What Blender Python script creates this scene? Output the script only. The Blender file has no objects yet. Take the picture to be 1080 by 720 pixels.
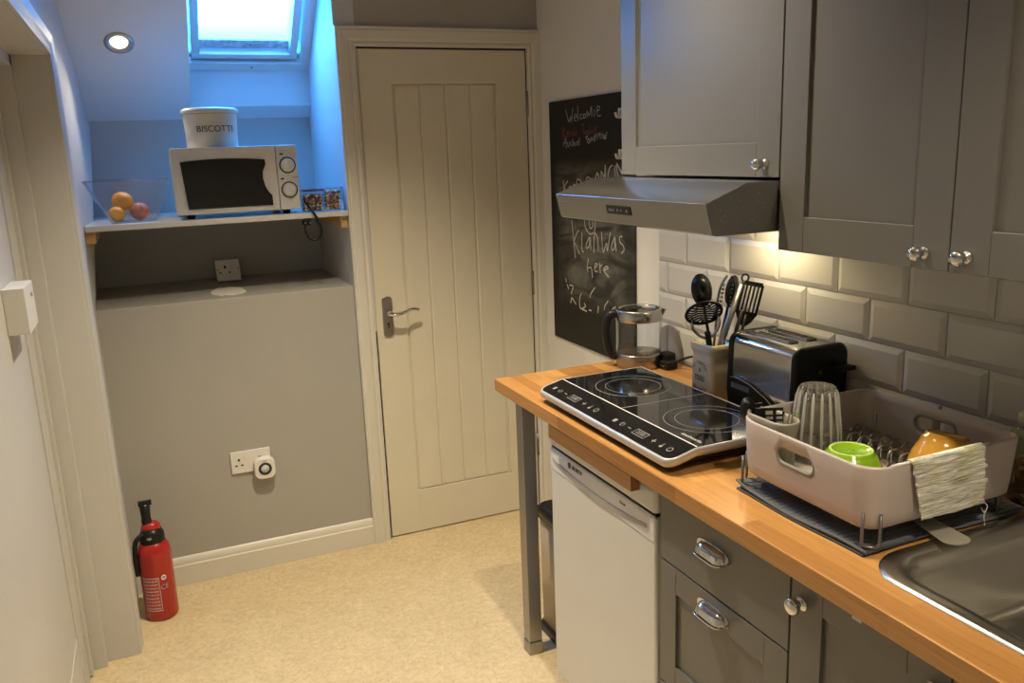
import bpy, bmesh, math, random
from mathutils import Vector, Matrix, noise
random.seed(7)
C = bpy.context.scene.collection
PI = math.pi
D = 3.241      # plane of the wall with the panelled door
R = 1.543      # plane of the tiled wall
WT = 0.891     # worktop height
CEIL = 2.40

# ------------------------------------------------------------------ materials
def new_mat(name):
    m = bpy.data.materials.new(name); m.use_nodes = True
    nt = m.node_tree; nt.nodes.clear()
    out = nt.nodes.new('ShaderNodeOutputMaterial')
    return m, nt, out
def mat(name, col, rough=0.5, metal=0.0, var=0.04, scale=6.0, bump=0.0, bscale=60.0, spec=0.5, coat=0.0, aniso=None, trans=0.0, sheen=0.0):
    m, nt, out = new_mat(name)
    b = nt.nodes.new('ShaderNodeBsdfPrincipled')
    nt.links.new(b.outputs[0], out.inputs[0])
    tc = nt.nodes.new('ShaderNodeTexCoord')
    n = nt.nodes.new('ShaderNodeTexNoise'); n.inputs['Scale'].default_value = scale; n.inputs['Detail'].default_value = 5
    nt.links.new(tc.outputs['Object'], n.inputs['Vector'])
    r = nt.nodes.new('ShaderNodeValToRGB')
    r.color_ramp.elements[0].position = .3; r.color_ramp.elements[1].position = .7
    r.color_ramp.elements[0].color = (*[max(0, c*(1-var)) for c in col], 1)
    r.color_ramp.elements[1].color = (*[min(1, c*(1+var)) for c in col], 1)
    nt.links.new(n.outputs['Fac'], r.inputs['Fac'])
    nt.links.new(r.outputs['Color'], b.inputs['Base Color'])
    b.inputs['Roughness'].default_value = rough; b.inputs['Metallic'].default_value = metal
    b.inputs['Specular IOR Level'].default_value = spec
    b.inputs['Coat Weight'].default_value = coat
    b.inputs['Transmission Weight'].default_value = trans
    b.inputs['Sheen Weight'].default_value = sheen
    if bump:
        n2 = nt.nodes.new('ShaderNodeTexNoise'); n2.inputs['Scale'].default_value = bscale; n2.inputs['Detail'].default_value = 4
        nt.links.new(tc.outputs['Object'], n2.inputs['Vector'])
        bp = nt.nodes.new('ShaderNodeBump'); bp.inputs['Strength'].default_value = bump; bp.inputs['Distance'].default_value = .002
        nt.links.new(n2.outputs['Fac'], bp.inputs['Height']); nt.links.new(bp.outputs[0], b.inputs['Normal'])
    return m
def brushed(name, col, rough, axis, stretch=60):
    """metal with fine lines running along one axis"""
    m, nt, out = new_mat(name)
    b = nt.nodes.new('ShaderNodeBsdfPrincipled'); nt.links.new(b.outputs[0], out.inputs[0])
    tc = nt.nodes.new('ShaderNodeTexCoord'); mp = nt.nodes.new('ShaderNodeMapping')
    s = [stretch*6]*3; s[axis] = 1.5; mp.inputs['Scale'].default_value = s
    n = nt.nodes.new('ShaderNodeTexNoise'); n.inputs['Scale'].default_value = 1; n.inputs['Detail'].default_value = 3
    nt.links.new(tc.outputs['Object'], mp.inputs[0]); nt.links.new(mp.outputs[0], n.inputs['Vector'])
    r = nt.nodes.new('ShaderNodeMapRange'); r.inputs['To Min'].default_value = rough*.75; r.inputs['To Max'].default_value = rough*1.3
    nt.links.new(n.outputs['Fac'], r.inputs['Value']); nt.links.new(r.outputs[0], b.inputs['Roughness'])
    b.inputs['Base Color'].default_value = (*col, 1); b.inputs['Metallic'].default_value = 1
    bp = nt.nodes.new('ShaderNodeBump'); bp.inputs['Strength'].default_value = .06; bp.inputs['Distance'].default_value = .001
    nt.links.new(n.outputs['Fac'], bp.inputs['Height']); nt.links.new(bp.outputs[0], b.inputs['Normal'])
    return m
def clear_glass(name, tint=(1, 1, 1), refl=1.0, ior=1.45):
    """thin clear pane or vessel wall: fresnel reflection over straight-through transparency"""
    m, nt, out = new_mat(name)
    t = nt.nodes.new('ShaderNodeBsdfTransparent'); t.inputs[0].default_value = (*tint, 1)
    g = nt.nodes.new('ShaderNodeBsdfGlossy'); g.inputs['Roughness'].default_value = .02
    g.inputs[0].default_value = (refl, refl, refl, 1)
    f = nt.nodes.new('ShaderNodeFresnel'); ge = nt.nodes.new('ShaderNodeNewGeometry'); mr = nt.nodes.new('ShaderNodeMapRange')
    mr.inputs['To Min'].default_value = ior; mr.inputs['To Max'].default_value = 1/ior
    nt.links.new(ge.outputs['Backfacing'], mr.inputs[0]); nt.links.new(mr.outputs[0], f.inputs[0])
    mx = nt.nodes.new('ShaderNodeMixShader')
    nt.links.new(f.outputs[0], mx.inputs[0]); nt.links.new(t.outputs[0], mx.inputs[1]); nt.links.new(g.outputs[0], mx.inputs[2])
    nt.links.new(mx.outputs[0], out.inputs[0])
    return m
def real_glass(name, col=(1, 1, 1), ior=1.45, rough=0.0):
    m, nt, out = new_mat(name)
    g = nt.nodes.new('ShaderNodeBsdfGlass'); g.inputs['Color'].default_value = (*col, 1)
    g.inputs['IOR'].default_value = ior; g.inputs['Roughness'].default_value = rough
    t = nt.nodes.new('ShaderNodeBsdfTransparent'); mx = nt.nodes.new('ShaderNodeMixShader'); mx.inputs[0].default_value = .70
    nt.links.new(t.outputs[0], mx.inputs[1]); nt.links.new(g.outputs[0], mx.inputs[2]); nt.links.new(mx.outputs[0], out.inputs[0]); return m
def emit(name, col, s):
    m, nt, out = new_mat(name)
    e = nt.nodes.new('ShaderNodeEmission'); e.inputs[0].default_value = (*col, 1); e.inputs[1].default_value = s
    nt.links.new(e.outputs[0], out.inputs[0]); return m

def wood_mat(name, c1, c2, c3, stave=.042, length=.55, axis='y', rough=.32):
    """oak block: staves of differing tone along one axis, with grain"""
    m, nt, out = new_mat(name)
    N = nt.nodes.new; L = nt.links.new
    b = N('ShaderNodeBsdfPrincipled'); L(b.outputs[0], out.inputs[0])
    tc = N('ShaderNodeTexCoord'); sp = N('ShaderNodeSeparateXYZ'); L(tc.outputs['Object'], sp.inputs[0])
    along, across = (sp.outputs[1], sp.outputs[0]) if axis == 'y' else (sp.outputs[0], sp.outputs[1])
    # vertical faces: fold z into the across coordinate
    ad = N('ShaderNodeMath'); ad.operation = 'ADD'; L(across, ad.inputs[0]); L(sp.outputs[2], ad.inputs[1])
    cb = N('ShaderNodeCombineXYZ'); L(along, cb.inputs[0]); L(ad.outputs[0], cb.inputs[1])
    br = N('ShaderNodeTexBrick'); L(cb.outputs[0], br.inputs['Vector'])
    br.offset = .37; br.offset_frequency = 2; br.squash = 1
    br.inputs['Scale'].default_value = 1; br.inputs['Brick Width'].default_value = length; br.inputs['Row Height'].default_value = stave
    br.inputs['Mortar Size'].default_value = .0008; br.inputs['Mortar Smooth'].default_value = .5; br.inputs['Bias'].default_value = 0
    br.inputs['Color1'].default_value = (0, 0, 0, 1); br.inputs['Color2'].default_value = (1, 1, 1, 1); br.inputs['Mortar'].default_value = (.35, .35, .35, 1)
    cr = N('ShaderNodeValToRGB'); e = cr.color_ramp.elements
    e[0].color = (*c1, 1); e[1].color = (*c3, 1); k = cr.color_ramp.elements.new(.5); k.color = (*c2, 1)
    L(br.outputs['Color'], cr.inputs[0])
    mp = N('ShaderNodeMapping'); s = [90, 90, 90]; s[1 if axis == 'y' else 0] = 5; mp.inputs['Scale'].default_value = s
    L(tc.outputs['Object'], mp.inputs[0])
    n = N('ShaderNodeTexNoise'); n.inputs['Scale'].default_value = 1; n.inputs['Detail'].default_value = 8; n.inputs['Roughness'].default_value = .65; n.inputs['Distortion'].default_value = 1.2
    L(mp.outputs[0], n.inputs['Vector'])
    r2 = N('ShaderNodeMapRange'); r2.inputs['From Min'].default_value = .3; r2.inputs['From Max'].default_value = .7; r2.inputs['To Min'].default_value = .78; r2.inputs['To Max'].default_value = 1.15
    L(n.outputs['Fac'], r2.inputs[0])
    mx = N('ShaderNodeMix'); mx.data_type = 'RGBA'; mx.blend_type = 'MULTIPLY'; mx.inputs[0].default_value = 1
    L(cr.outputs[0], mx.inputs[6]); L(r2.outputs[0], mx.inputs[7]); L(mx.outputs[2], b.inputs['Base Color'])
    b.inputs['Roughness'].default_value = rough
    bp = N('ShaderNodeBump'); bp.inputs['Strength'].default_value = .15; bp.inputs['Distance'].default_value = .0008
    L(n.outputs['Fac'], bp.inputs['Height']); L(bp.outputs[0], b.inputs['Normal'])
    return m

def floor_mat():
    m, nt, out = new_mat('vinyl_floor'); N = nt.nodes.new; L = nt.links.new
    b = N('ShaderNodeBsdfPrincipled'); L(b.outputs[0], out.inputs[0])
    tc = N('ShaderNodeTexCoord')
    def ns(sc, det, pos0, pos1, c0, c1):
        n = N('ShaderNodeTexNoise'); n.inputs['Scale'].default_value = sc; n.inputs['Detail'].default_value = det; n.inputs['Roughness'].default_value = .6
        L(tc.outputs['Object'], n.inputs['Vector'])
        r = N('ShaderNodeValToRGB'); r.color_ramp.elements[0].position = pos0; r.color_ramp.elements[1].position = pos1
        r.color_ramp.elements[0].color = (*c0, 1); r.color_ramp.elements[1].color = (*c1, 1)
        L(n.outputs['Fac'], r.inputs[0]); return r
    a = ns(55, 5, .34, .66, (.56, .445, .27), (.66, .545, .36))
    c = ns(9, 4, .35, .65, (.95, .93, .90), (1.04, 1.03, 1.0))
    d = ns(140, 2, .34, .46, (.80, .74, .66), (1, 1, 1))
    m1 = N('ShaderNodeMix'); m1.data_type = 'RGBA'; m1.blend_type = 'MULTIPLY'; m1.inputs[0].default_value = 1
    L(a.outputs[0], m1.inputs[6]); L(c.outputs[0], m1.inputs[7])
    m2 = N('ShaderNodeMix'); m2.data_type = 'RGBA'; m2.blend_type = 'MULTIPLY'; m2.inputs[0].default_value = .7
    L(m1.outputs[2], m2.inputs[6]); L(d.outputs[0], m2.inputs[7]); L(m2.outputs[2], b.inputs['Base Color'])
    b.inputs['Roughness'].default_value = .42; b.inputs['Specular IOR Level'].default_value = .35
    return m

def board_mat():
    """black board with clouds of rubbed-out chalk dust"""
    m, nt, out = new_mat('blackboard_film'); N = nt.nodes.new; L = nt.links.new
    b = N('ShaderNodeBsdfPrincipled'); L(b.outputs[0], out.inputs[0])
    tc = N('ShaderNodeTexCoord')
    n = N('ShaderNodeTexNoise'); n.inputs['Scale'].default_value = 3.2; n.inputs['Detail'].default_value = 3; n.inputs['Distortion'].default_value = 2.5
    mp = N('ShaderNodeMapping'); mp.inputs['Rotation'].default_value = (.5, 0, 0); mp.inputs['Scale'].default_value = (1, 1, 3.0)
    L(tc.outputs['Object'], mp.inputs[0]); L(mp.outputs[0], n.inputs['Vector'])
    # the rubbed zone covers the middle of the board
    sp = N('ShaderNodeSeparateXYZ'); L(tc.outputs['Object'], sp.inputs[0])
    w = N('ShaderNodeTexNoise'); w.inputs['Scale'].default_value = 5; L(tc.outputs['Object'], w.inputs['Vector'])
    def mr(src, a, b_, lo, hi):
        r = N('ShaderNodeMapRange'); r.interpolation_type = 'SMOOTHSTEP'
        r.inputs['From Min'].default_value = a; r.inputs['From Max'].default_value = b_; r.inputs['To Min'].default_value = lo; r.inputs['To Max'].default_value = hi
        L(src, r.inputs[0]); return r.outputs[0]
    def mul(a, b_):
        x = N('ShaderNodeMath'); x.operation = 'MULTIPLY'; L(a, x.inputs[0]); L(b_, x.inputs[1]); return x.outputs[0]
    zt = mr(sp.outputs[2], .66, .74, 1, 0); zb = mr(sp.outputs[2], .12, .30, 0, 1)
    yl = mr(sp.outputs[1], -.09, -.02, 1, .0); yr = mr(sp.outputs[1], -.62, -.50, .3, 1)
    msk = mul(mul(zt, zb), mul(yl, yr))
    f = mul(msk, mr(n.outputs['Fac'], .30, .75, .12, 1))
    cr = N('ShaderNodeValToRGB'); cr.color_ramp.elements[0].color = (.0115, .0115, .0115, 1); cr.color_ramp.elements[1].color = (.17, .165, .15, 1)
    L(f, cr.inputs[0]); L(cr.outputs[0], b.inputs['Base Color']); b.inputs['Roughness'].default_value = .5
    b.inputs['Specular IOR Level'].default_value = .25
    return m

WALL = mat('grey_wall_paint', (.385, .37, .34), .62, var=.025, scale=3, bump=.06, bscale=120, spec=.3)
WALLW = mat('white_wall_paint', (.72, .70, .66), .6, var=.02, scale=3, bump=.05, bscale=120, spec=.3)
BAY = mat('pale_bay_paint', (.56, .56, .57), .55, var=.02, scale=3, bump=.04, spec=.3)
WHITE = mat('white_ceiling_paint', (.68, .68, .68), .6, var=.015, scale=3, bump=.03)
TRIM = mat('cream_gloss_trim', (.64, .615, .55), .34, var=.02, scale=4)
DOORM = mat('cream_door_paint', (.66, .61, .495), .38, var=.025, scale=5, bump=.05, bscale=150)
LEAF = mat('off_white_leaf_paint', (.54, .525, .50), .45, var=.02, scale=4)
FLOOR = floor_mat()
OAK = wood_mat('oiled_oak_block', (.33, .150, .042), (.43, .205, .06), (.53, .275, .09))
OAK2 = wood_mat('brown_oak_batten', (.22, .10, .03), (.26, .12, .038), (.30, .14, .045), stave=.2, rough=.4)
PINE = mat('pine_batten', (.55, .36, .17), .6, var=.15, scale=30)
CAB = mat('taupe_cabinet_paint', (.135, .130, .123), .36, var=.02, scale=4, spec=.45)
CARC = mat('grey_carcass', (.13, .122, .112), .5, var=.02)
CHROME = mat('chrome', (.66, .66, .67), .06, 1.0, var=.01)
STEEL_Y = brushed('brushed_steel_hood', (.42, .415, .405), .24, 1)
STEEL_Z = brushed('brushed_steel_post', (.36, .35, .345), .35, 2)
SINKM = mat('satin_steel_sink', (.66, .64, .60), .25, 1.0, var=.04, scale=9)
STEEL = mat('steel', (.48, .47, .455), .22, 1.0, var=.03)
DSTEEL = mat('dull_dark_steel', (.22, .20, .19), .35, 1.0, var=.05)
SATIN = mat('satin_nickel', (.42, .40, .38), .36, 1.0, var=.04)
WPLAS = mat('white_plastic', (.72, .70, .66), .35, var=.01)
WENAM = mat('white_enamel', (.62, .615, .60), .30, var=.01, coat=.2)
BPLAS = mat('black_plastic', (.008, .008, .009), .36, var=.1, spec=.3)
BGLOSS = mat('black_gloss', (.006, .006, .007), .06, var=.02, spec=.5)
BRUB = mat('black_rubber', (.010, .010, .011), .6, var=.1, spec=.3)
DHOLE = mat('dark_recess', (.004, .004, .004), .8, var=0)
RED = mat('red_enamel', (.38, .014, .010), .25, var=.04, coat=.3)
CREAM = mat('cream_enamel', (.60, .565, .48), .30, var=.02, coat=.2)
CERAM = mat('cream_ceramic', (.70, .64, .50), .22, var=.03, coat=.4)
INK = mat('dark_ink', (.03, .028, .026), .6, var=0)
MUTED = mat('grey_print', (.20, .20, .20), .5, var=0)
PALEP = mat('pale_print', (.55, .55, .55), .5, var=0)
CHALKW = mat('white_chalk', (.38, .37, .35), .9, var=.5, scale=300)
CHALKB = mat('bright_chalk', (.62, .60, .54), .9, var=.35, scale=300)
CHALKR = mat('faded_red_chalk', (.20, .06, .055), .9, var=.5, scale=300)
PINKP = mat('pale_pinkish_plastic', (.47, .405, .38), .40, var=.015, coat=.1)
GREYR = mat('grey_rubber_trim', (.20, .19, .165), .5, var=.05)
WIREM = mat('grey_coated_wire', (.17, .155, .145), .35, .6, var=.05)
LIME = mat('lime_glaze', (.20, .37, .012), .16, var=.03, coat=.5)
LIMER = mat('pale_lime_unglazed', (.45, .60, .16), .4, var=.05)
YELL = mat('amber_glaze', (.66, .33, .045), .16, var=.04, coat=.5)
YELLR = mat('bare_clay_foot', (.30, .14, .04), .6, var=.1)
ORANGE = mat('orange_peel', (.80, .30, .02), .42, var=.10, scale=20, bump=.6, bscale=220)
PEACH = mat('red_blushed_skin', (.50, .12, .09), .45, var=.35, scale=22, bump=.2)
MATC = None
GLASS = clear_glass('clear_glass')
BOWLG = clear_glass('bowl_glass', (.93, .95, .97))
TUMB = real_glass('tumbler_glass', (1, .99, .97), 1.45)
def _haze(m, f):
    nt = m.node_tree; out = next(n for n in nt.nodes if n.type == 'OUTPUT_MATERIAL'); src = out.inputs[0].links[0].from_socket
    d = nt.nodes.new('ShaderNodeBsdfTranslucent'); d.inputs[0].default_value = (.9,.88,.84,1); e = nt.nodes.new('ShaderNodeBsdfDiffuse'); e.inputs[0].default_value = (.9,.88,.84,1)
    a = nt.nodes.new('ShaderNodeMixShader'); a.inputs[0].default_value = .5; nt.links.new(d.outputs[0], a.inputs[1]); nt.links.new(e.outputs[0], a.inputs[2])
    x = nt.nodes.new('ShaderNodeMixShader'); x.inputs[0].default_value = f; nt.links.new(src, x.inputs[1]); nt.links.new(a.outputs[0], x.inputs[2]); nt.links.new(x.outputs[0], out.inputs[0])
_haze(TUMB, .045)
PLASTER = mat('bare_filler', (.80, .76, .70), .9, var=.06, scale=30, bump=.5, bscale=90)
LAMPG = emit('lamp_face', (1, .86, .66), 14)
KNIFEW = mat('pale_worn_steel', (.60, .56, .50), .40, .6, var=.05)

# ------------------------------------------------------------------ mesh builder
class MB:
    def __init__(s): s.v = []; s.f = []; s.sm = []
    def add(s, V, F, smooth=False):
        o = len(s.v); s.v += [tuple(p) for p in V]; s.f += [tuple(o+i for i in f) for f in F]; s.sm += [smooth]*len(F); return s
    def box(s, x0, x1, y0, y1, z0, z1):
        x0, x1 = sorted((x0, x1)); y0, y1 = sorted((y0, y1)); z0, z1 = sorted((z0, z1))
        V = [(x0,y0,z0),(x1,y0,z0),(x1,y1,z0),(x0,y1,z0),(x0,y0,z1),(x1,y0,z1),(x1,y1,z1),(x0,y1,z1)]
        return s.add(V, [(0,3,2,1),(4,5,6,7),(0,1,5,4),(1,2,6,5),(2,3,7,6),(3,0,4,7)])
    def prism(s, pts, axis, a, b, smooth=False):
        """closed outline extruded along an axis; pts are (p,q) in the other two axes in xyz order"""
        def mk(p, q, t): return {'x': (t,p,q), 'y': (p,t,q), 'z': (p,q,t)}[axis]
        n = len(pts); V = [mk(p,q,a) for p,q in pts] + [mk(p,q,b) for p,q in pts]
        F = [(i,(i+1)%n,n+(i+1)%n,n+i) for i in range(n)]
        o = len(s.v); s.v += V; s.f += [tuple(o+i for i in f) for f in F]; s.sm += [smooth]*n
        s.f += [tuple(o+i for i in reversed(range(n))), tuple(o+n+i for i in range(n))]; s.sm += [False]*2
        return s
    def loft(s, rings, cap0=True, cap1=True, smooth=True, closed=False):
        n = len(rings[0]); o = len(s.v)
        for r in rings: s.v += [tuple(p) for p in r]
        m = len(rings)
        for j in range(m if closed else m-1):
            for i in range(n):
                a = o+j*n+i; b = o+j*n+(i+1)%n; c = o+((j+1)%m)*n+(i+1)%n; d = o+((j+1)%m)*n+i
                s.f.append((a,b,c,d)); s.sm.append(smooth)
        if not closed:
            if cap0: s.f.append(tuple(o+i for i in reversed(range(n)))); s.sm.append(False)
            if cap1: s.f.append(tuple(o+(m-1)*n+i for i in range(n))); s.sm.append(False)
        return s
    def lathe(s, prof, c=(0,0,0), axis='z', seg=32, sx=1, sy=1, caps=True):
        """prof: (radius, height) from one end to the other"""
        rings = []
        for r, h in prof:
            ring = []
            for i in range(seg):
                a = 2*PI*i/seg; p, q = r*math.cos(a)*sx, r*math.sin(a)*sy
                ring.append({'z': (c[0]+p,c[1]+q,c[2]+h), 'x': (c[0]+h,c[1]+p,c[2]+q), 'y': (c[0]+q,c[1]+h,c[2]+p)}[axis])
            rings.append(ring)
        return s.loft(rings, caps, caps)
    def tube(s, pts, r, seg=10, closed=False, flat=1.0):
        P = [Vector(p) for p in pts]; n = len(P); rings = []; up = None
        for i in range(n):
            t = ((P[(i+1) % n]-P[i-1]) if closed else (P[min(i+1,n-1)]-P[max(i-1,0)])).normalized()
            if up is None:
                up = Vector((0,0,1)) if abs(t.z) < .9 else Vector((1,0,0))
            u = (up - t*up.dot(t)).normalized(); w = t.cross(u); up = u
            rr = r[i] if isinstance(r, (list, tuple)) else r
            rings.append([P[i]+u*math.cos(2*PI*k/seg)*rr*flat+w*math.sin(2*PI*k/seg)*rr for k in range(seg)])
        return s.loft(rings, closed=closed)
    def ball(s, c, r, seg=20, sc=(1,1,1)):
        k = seg//2
        rings = []
        for j in range(1, k):
            a = PI*j/k
            rings.append([(c[0]+r*math.sin(a)*math.cos(2*PI*i/seg)*sc[0], c[1]+r*math.sin(a)*math.sin(2*PI*i/seg)*sc[1], c[2]-r*math.cos(a)*sc[2]) for i in range(seg)])
        o = len(s.v); s.loft(rings, False, False)
        b = len(s.v); s.v += [(c[0],c[1],c[2]-r*sc[2]), (c[0],c[1],c[2]+r*sc[2])]
        for i in range(seg):
            s.f.append((b, o+(i+1)%seg, o+i)); s.sm.append(True)
            s.f.append((b+1, o+(k-2)*seg+i, o+(k-2)*seg+(i+1)%seg)); s.sm.append(True)
        return s
    def ribbon(s, pts, w, th, axis_n):
        """flat stroke on a plane with normal axis_n (unit vector), offset along it by th"""
        N_ = Vector(axis_n); P = [Vector(p) for p in pts]
        for a, b in zip(P[:-1], P[1:]):
            d = b-a
            if d.length < 1e-6: continue
            sd = N_.cross(d.normalized())*w*.5; e = d.normalized()*w*.3
            q = [a-e+sd, b+e+sd, b+e-sd, a-e-sd]
            s.add(q+[p+N_*th for p in q], [(3,2,1,0),(4,5,6,7),(0,1,5,4),(1,2,6,5),(2,3,7,6),(3,0,4,7)])
        return s
    def xf(s, M, start=0):
        for i in range(start, len(s.v)): s.v[i] = tuple(M @ Vector(s.v[i]))
        return s
    def build(s, name, m, parent=None, bevel=0, seg=2, smooth=None, sub=0):
        """vertices are in world coordinates; stored relative to the parent's (or their own) origin"""
        me = bpy.data.meshes.new(name)
        if parent is not None:
            org = Vector(parent.get('_o', (0,0,0)))
        else:
            xs = [v[0] for v in s.v]; ys = [v[1] for v in s.v]; zs = [v[2] for v in s.v]
            org = Vector(((min(xs)+max(xs))/2, (min(ys)+max(ys))/2, min(zs)))
        me.from_pydata([Vector(v)-org for v in s.v], [], s.f)
        for i, p in enumerate(me.polygons): p.use_smooth = s.sm[i] if smooth is None else smooth
        bm = bmesh.new(); bm.from_mesh(me); bmesh.ops.recalc_face_normals(bm, faces=bm.faces); bm.to_mesh(me); bm.free()
        me.materials.append(m)
        o = bpy.data.objects.new(name, me); C.objects.link(o)
        if parent is not None: o.parent = parent
        else: o.location = org
        if parent is not None: o['_o'] = tuple(org)
        else: o['_o'] = tuple(org)
        if bevel:
            b = o.modifiers.new('bevel', 'BEVEL'); b.width = bevel; b.segments = seg; b.limit_method = 'ANGLE'; b.angle_limit = math.radians(35)
            for p in me.polygons: p.use_smooth = True
            wn = o.modifiers.new('wn', 'WEIGHTED_NORMAL'); wn.keep_sharp = False
        if sub:
            b = o.modifiers.new('sub', 'SUBSURF'); b.levels = sub; b.render_levels = sub
        return o
def empty(name, loc):
    o = bpy.data.objects.new(name, None); C.objects.link(o); o.location = loc; o.empty_display_size = .05
    o['_o'] = tuple(loc); return o
def tag(o, label, cat, group=None):
    o['label'] = label; o['category'] = cat
    if group: o['group'] = group
    return o
def thing(name, loc, label, cat, group=None): return tag(empty(name, loc), label, cat, group)
def struct(o): o['kind'] = 'structure'; return o
def bake_cut(o, cutters):
    """subtract cutter meshes for good and remove them"""
    for c in cutters:
        md = o.modifiers.new('cut', 'BOOLEAN'); md.operation = 'DIFFERENCE'; md.solver = 'EXACT'; md.object = c
    dg = bpy.context.evaluated_depsgraph_get(); dg.update()
    me = bpy.data.meshes.new_from_object(o.evaluated_get(dg)); o.modifiers.clear(); o.data = me
    for c in cutters: bpy.data.objects.remove(c, do_unlink=True)
def rrect(cx, cy, w, h, r, z, n=6):
    P = []; rs = r if isinstance(r, (list, tuple)) else [r]*4
    for (sx, sy, a0), r in zip(((1,1,0),(-1,1,90),(-1,-1,180),(1,-1,270)), rs):
        r = min(r, w/2-1e-4, h/2-1e-4)
        for k in range(n+1):
            a = math.radians(a0+90*k/n)
            P.append((cx+sx*(w/2-r)+r*math.cos(a), cy+sy*(h/2-r)+r*math.sin(a), z))
    return P
def text(name, s, size, origin, right, up, m, parent, thick=.0006, width=1.0):
    cu = bpy.data.curves.new(name, 'FONT'); cu.body = s; cu.size = size; cu.extrude = thick/2; cu.align_x = 'CENTER'; cu.align_y = 'CENTER'
    t = bpy.data.objects.new('tmp', cu); C.objects.link(t)
    dg = bpy.context.evaluated_depsgraph_get(); dg.update()
    me = bpy.data.meshes.new_from_object(t.evaluated_get(dg)); bpy.data.objects.remove(t, do_unlink=True)
    rg = Vector(right).normalized(); u = Vector(up).normalized(); n = rg.cross(u).normalized(); u = n.cross(rg)
    org = Vector(parent['_o']); o3 = Vector(origin)
    for v in me.vertices:
        v.co = o3 + rg*v.co.x*width + u*v.co.y + n*(v.co.z+thick/2) - org
    me.materials.clear(); me.materials.append(m)
    o = bpy.data.objects.new(name, me); C.objects.link(o); o.parent = parent; o['_o'] = tuple(org); return o
def dense(ring, k, m=9):
    """four-arc rounded rectangle with extra points along its straight sides"""
    out = []; n = len(ring)
    for i, p in enumerate(ring):
        out.append(p)
        if (i+1) % k == 0:
            q = ring[(i+1) % n]
            for j in range(1, m): t = j/m; out.append(tuple(p[c]+(q[c]-p[c])*t for c in range(3)))
    return out
def bez(p0, p1, p2, p3, n=12):
    out = []
    for i in range(n+1):
        t = i/n; a = (1-t)**3; b = 3*t*(1-t)**2; c = 3*t*t*(1-t); d = t**3
        out.append(tuple(a*p0[k]+b*p1[k]+c*p2[k]+d*p3[k] for k in range(3)))
    return out
def catmull(P, n=6):
    P = [Vector(p) for p in P]; out = []
    for i in range(len(P)-1):
        p0 = P[max(i-1,0)]; p1 = P[i]; p2 = P[i+1]; p3 = P[min(i+2,len(P)-1)]
        for k in range(n):
            t = k/n
            out.append(tuple(.5*((2*p1)+(p2-p0)*t+(2*p0-5*p1+4*p2-p3)*t*t+(3*p1-p0-3*p2+p3)*t**3)))
    out.append(tuple(P[-1])); return out

# ================================================================== THE ROOM
XL = -.2; YN = -1.9; DRY0, DRY1, DRZ = .80, 2.80, 1.90      # left wall, near end, doorway in the left wall
BX = .715                                                   # right side of the bay
struct(MB().box(XL-.6, R+.1, YN-.1, D+.1, -.06, 0).build('floor', FLOOR))
struct(MB().box(XL-.1, R+.1, YN-.1, D+.05, CEIL, CEIL+.08).build('ceiling', WHITE))
# back wall (holds the panelled door)
b = MB()
b.box(BX+.003, .787, D, D+.1, 0, CEIL); b.box(1.49, R+.1, D, D+.1, 0, CEIL); b.box(.787, 1.49, D, D+.1, 1.985, CEIL)
b.box(XL, BX, D, D+.05, 2.245, CEIL)
struct(b.build('wall_back', WALL))
struct(MB().box(R, R+.1, YN, D, 0, CEIL).build('wall_right', WALLW))
struct(MB().box(XL-.6, R+.1, YN-.1, YN, 0, CEIL).build('wall_front', WALLW))
# left wall with the doorway
b = MB()
b.box(XL-.1, XL, YN, DRY0, 0, CEIL); b.box(XL-.1, XL, DRY1, D, 0, CEIL); b.box(XL-.1, XL, DRY0, DRY1, DRZ, CEIL)
Q = [(XL,D,0),(-.225,3.90,0),(-.225,3.90,1.09),(-.158,3.90,1.78),(-.158,3.90,2.5),(XL,D,2.5)]
Q2 = [(x-.1,y,z) for x,y,z in Q]
b.add(Q+Q2+[(XL,D,1.09),(XL,D,1.78)], [(0,1,2,12),(12,2,3,13),(13,3,4,5),(6,11,10,9,8,7),(0,6,7,1),(1,7,8,2),(2,8,9,3),(3,9,10,4),(4,10,11,5)])
struct(b.build('wall_left', BAY))
# low wall below the shelf with its level ledge, and the back wall of the bay
LT = 1.091; BY = 3.855
struct(MB().box(XL-.05, BX, D, BY, 0, LT).build('wall_low', WALL, bevel=.003))
struct(MB().box(XL-.1, BX, BY, BY+.06, LT-.05, 1.80).build('wall_bay', mat('light_grey_bay_paint', (.47,.465,.45), .6, var=.02, scale=3)))
# reveal on the right of the bay
struct(MB().prism([(D-.0004,.9),(3.95,.9),(3.95,2.7),(D-.0004,2.7)], 'x', BX, BX+.08).build('wall_bay_side', BAY))
# raked ceiling of the bay with its roof window opening
SL = .775
def cz(y): return 1.7435+SL*(3.88-y)
def slab(b, x0, x1, ya, yb, th=.05):
    b.add([(x0,ya,cz(ya)),(x1,ya,cz(ya)),(x1,yb,cz(yb)),(x0,yb,cz(yb)),(x0,ya,cz(ya)+th),(x1,ya,cz(ya)+th),(x1,yb,cz(yb)+th),(x0,yb,cz(yb)+th)],
          [(0,1,2,3),(7,6,5,4),(0,4,5,1),(1,5,6,2),(2,6,7,3),(3,7,4,0)])
SX = .226; SY = 3.795; ST = 3.32
b = MB(); slab(b, XL-.03, SX, 3.2, 3.93); slab(b, SX, BX, SY, 3.93); slab(b, SX, BX, 3.2, ST)
struct(b.build('ceiling_raked', WHITE))
wz = 1.955
b = MB()
b.box(SX, BX, SY-.002, SY+.03, cz(SY)-.0005, wz)                                  # lower face of the shaft
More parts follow.
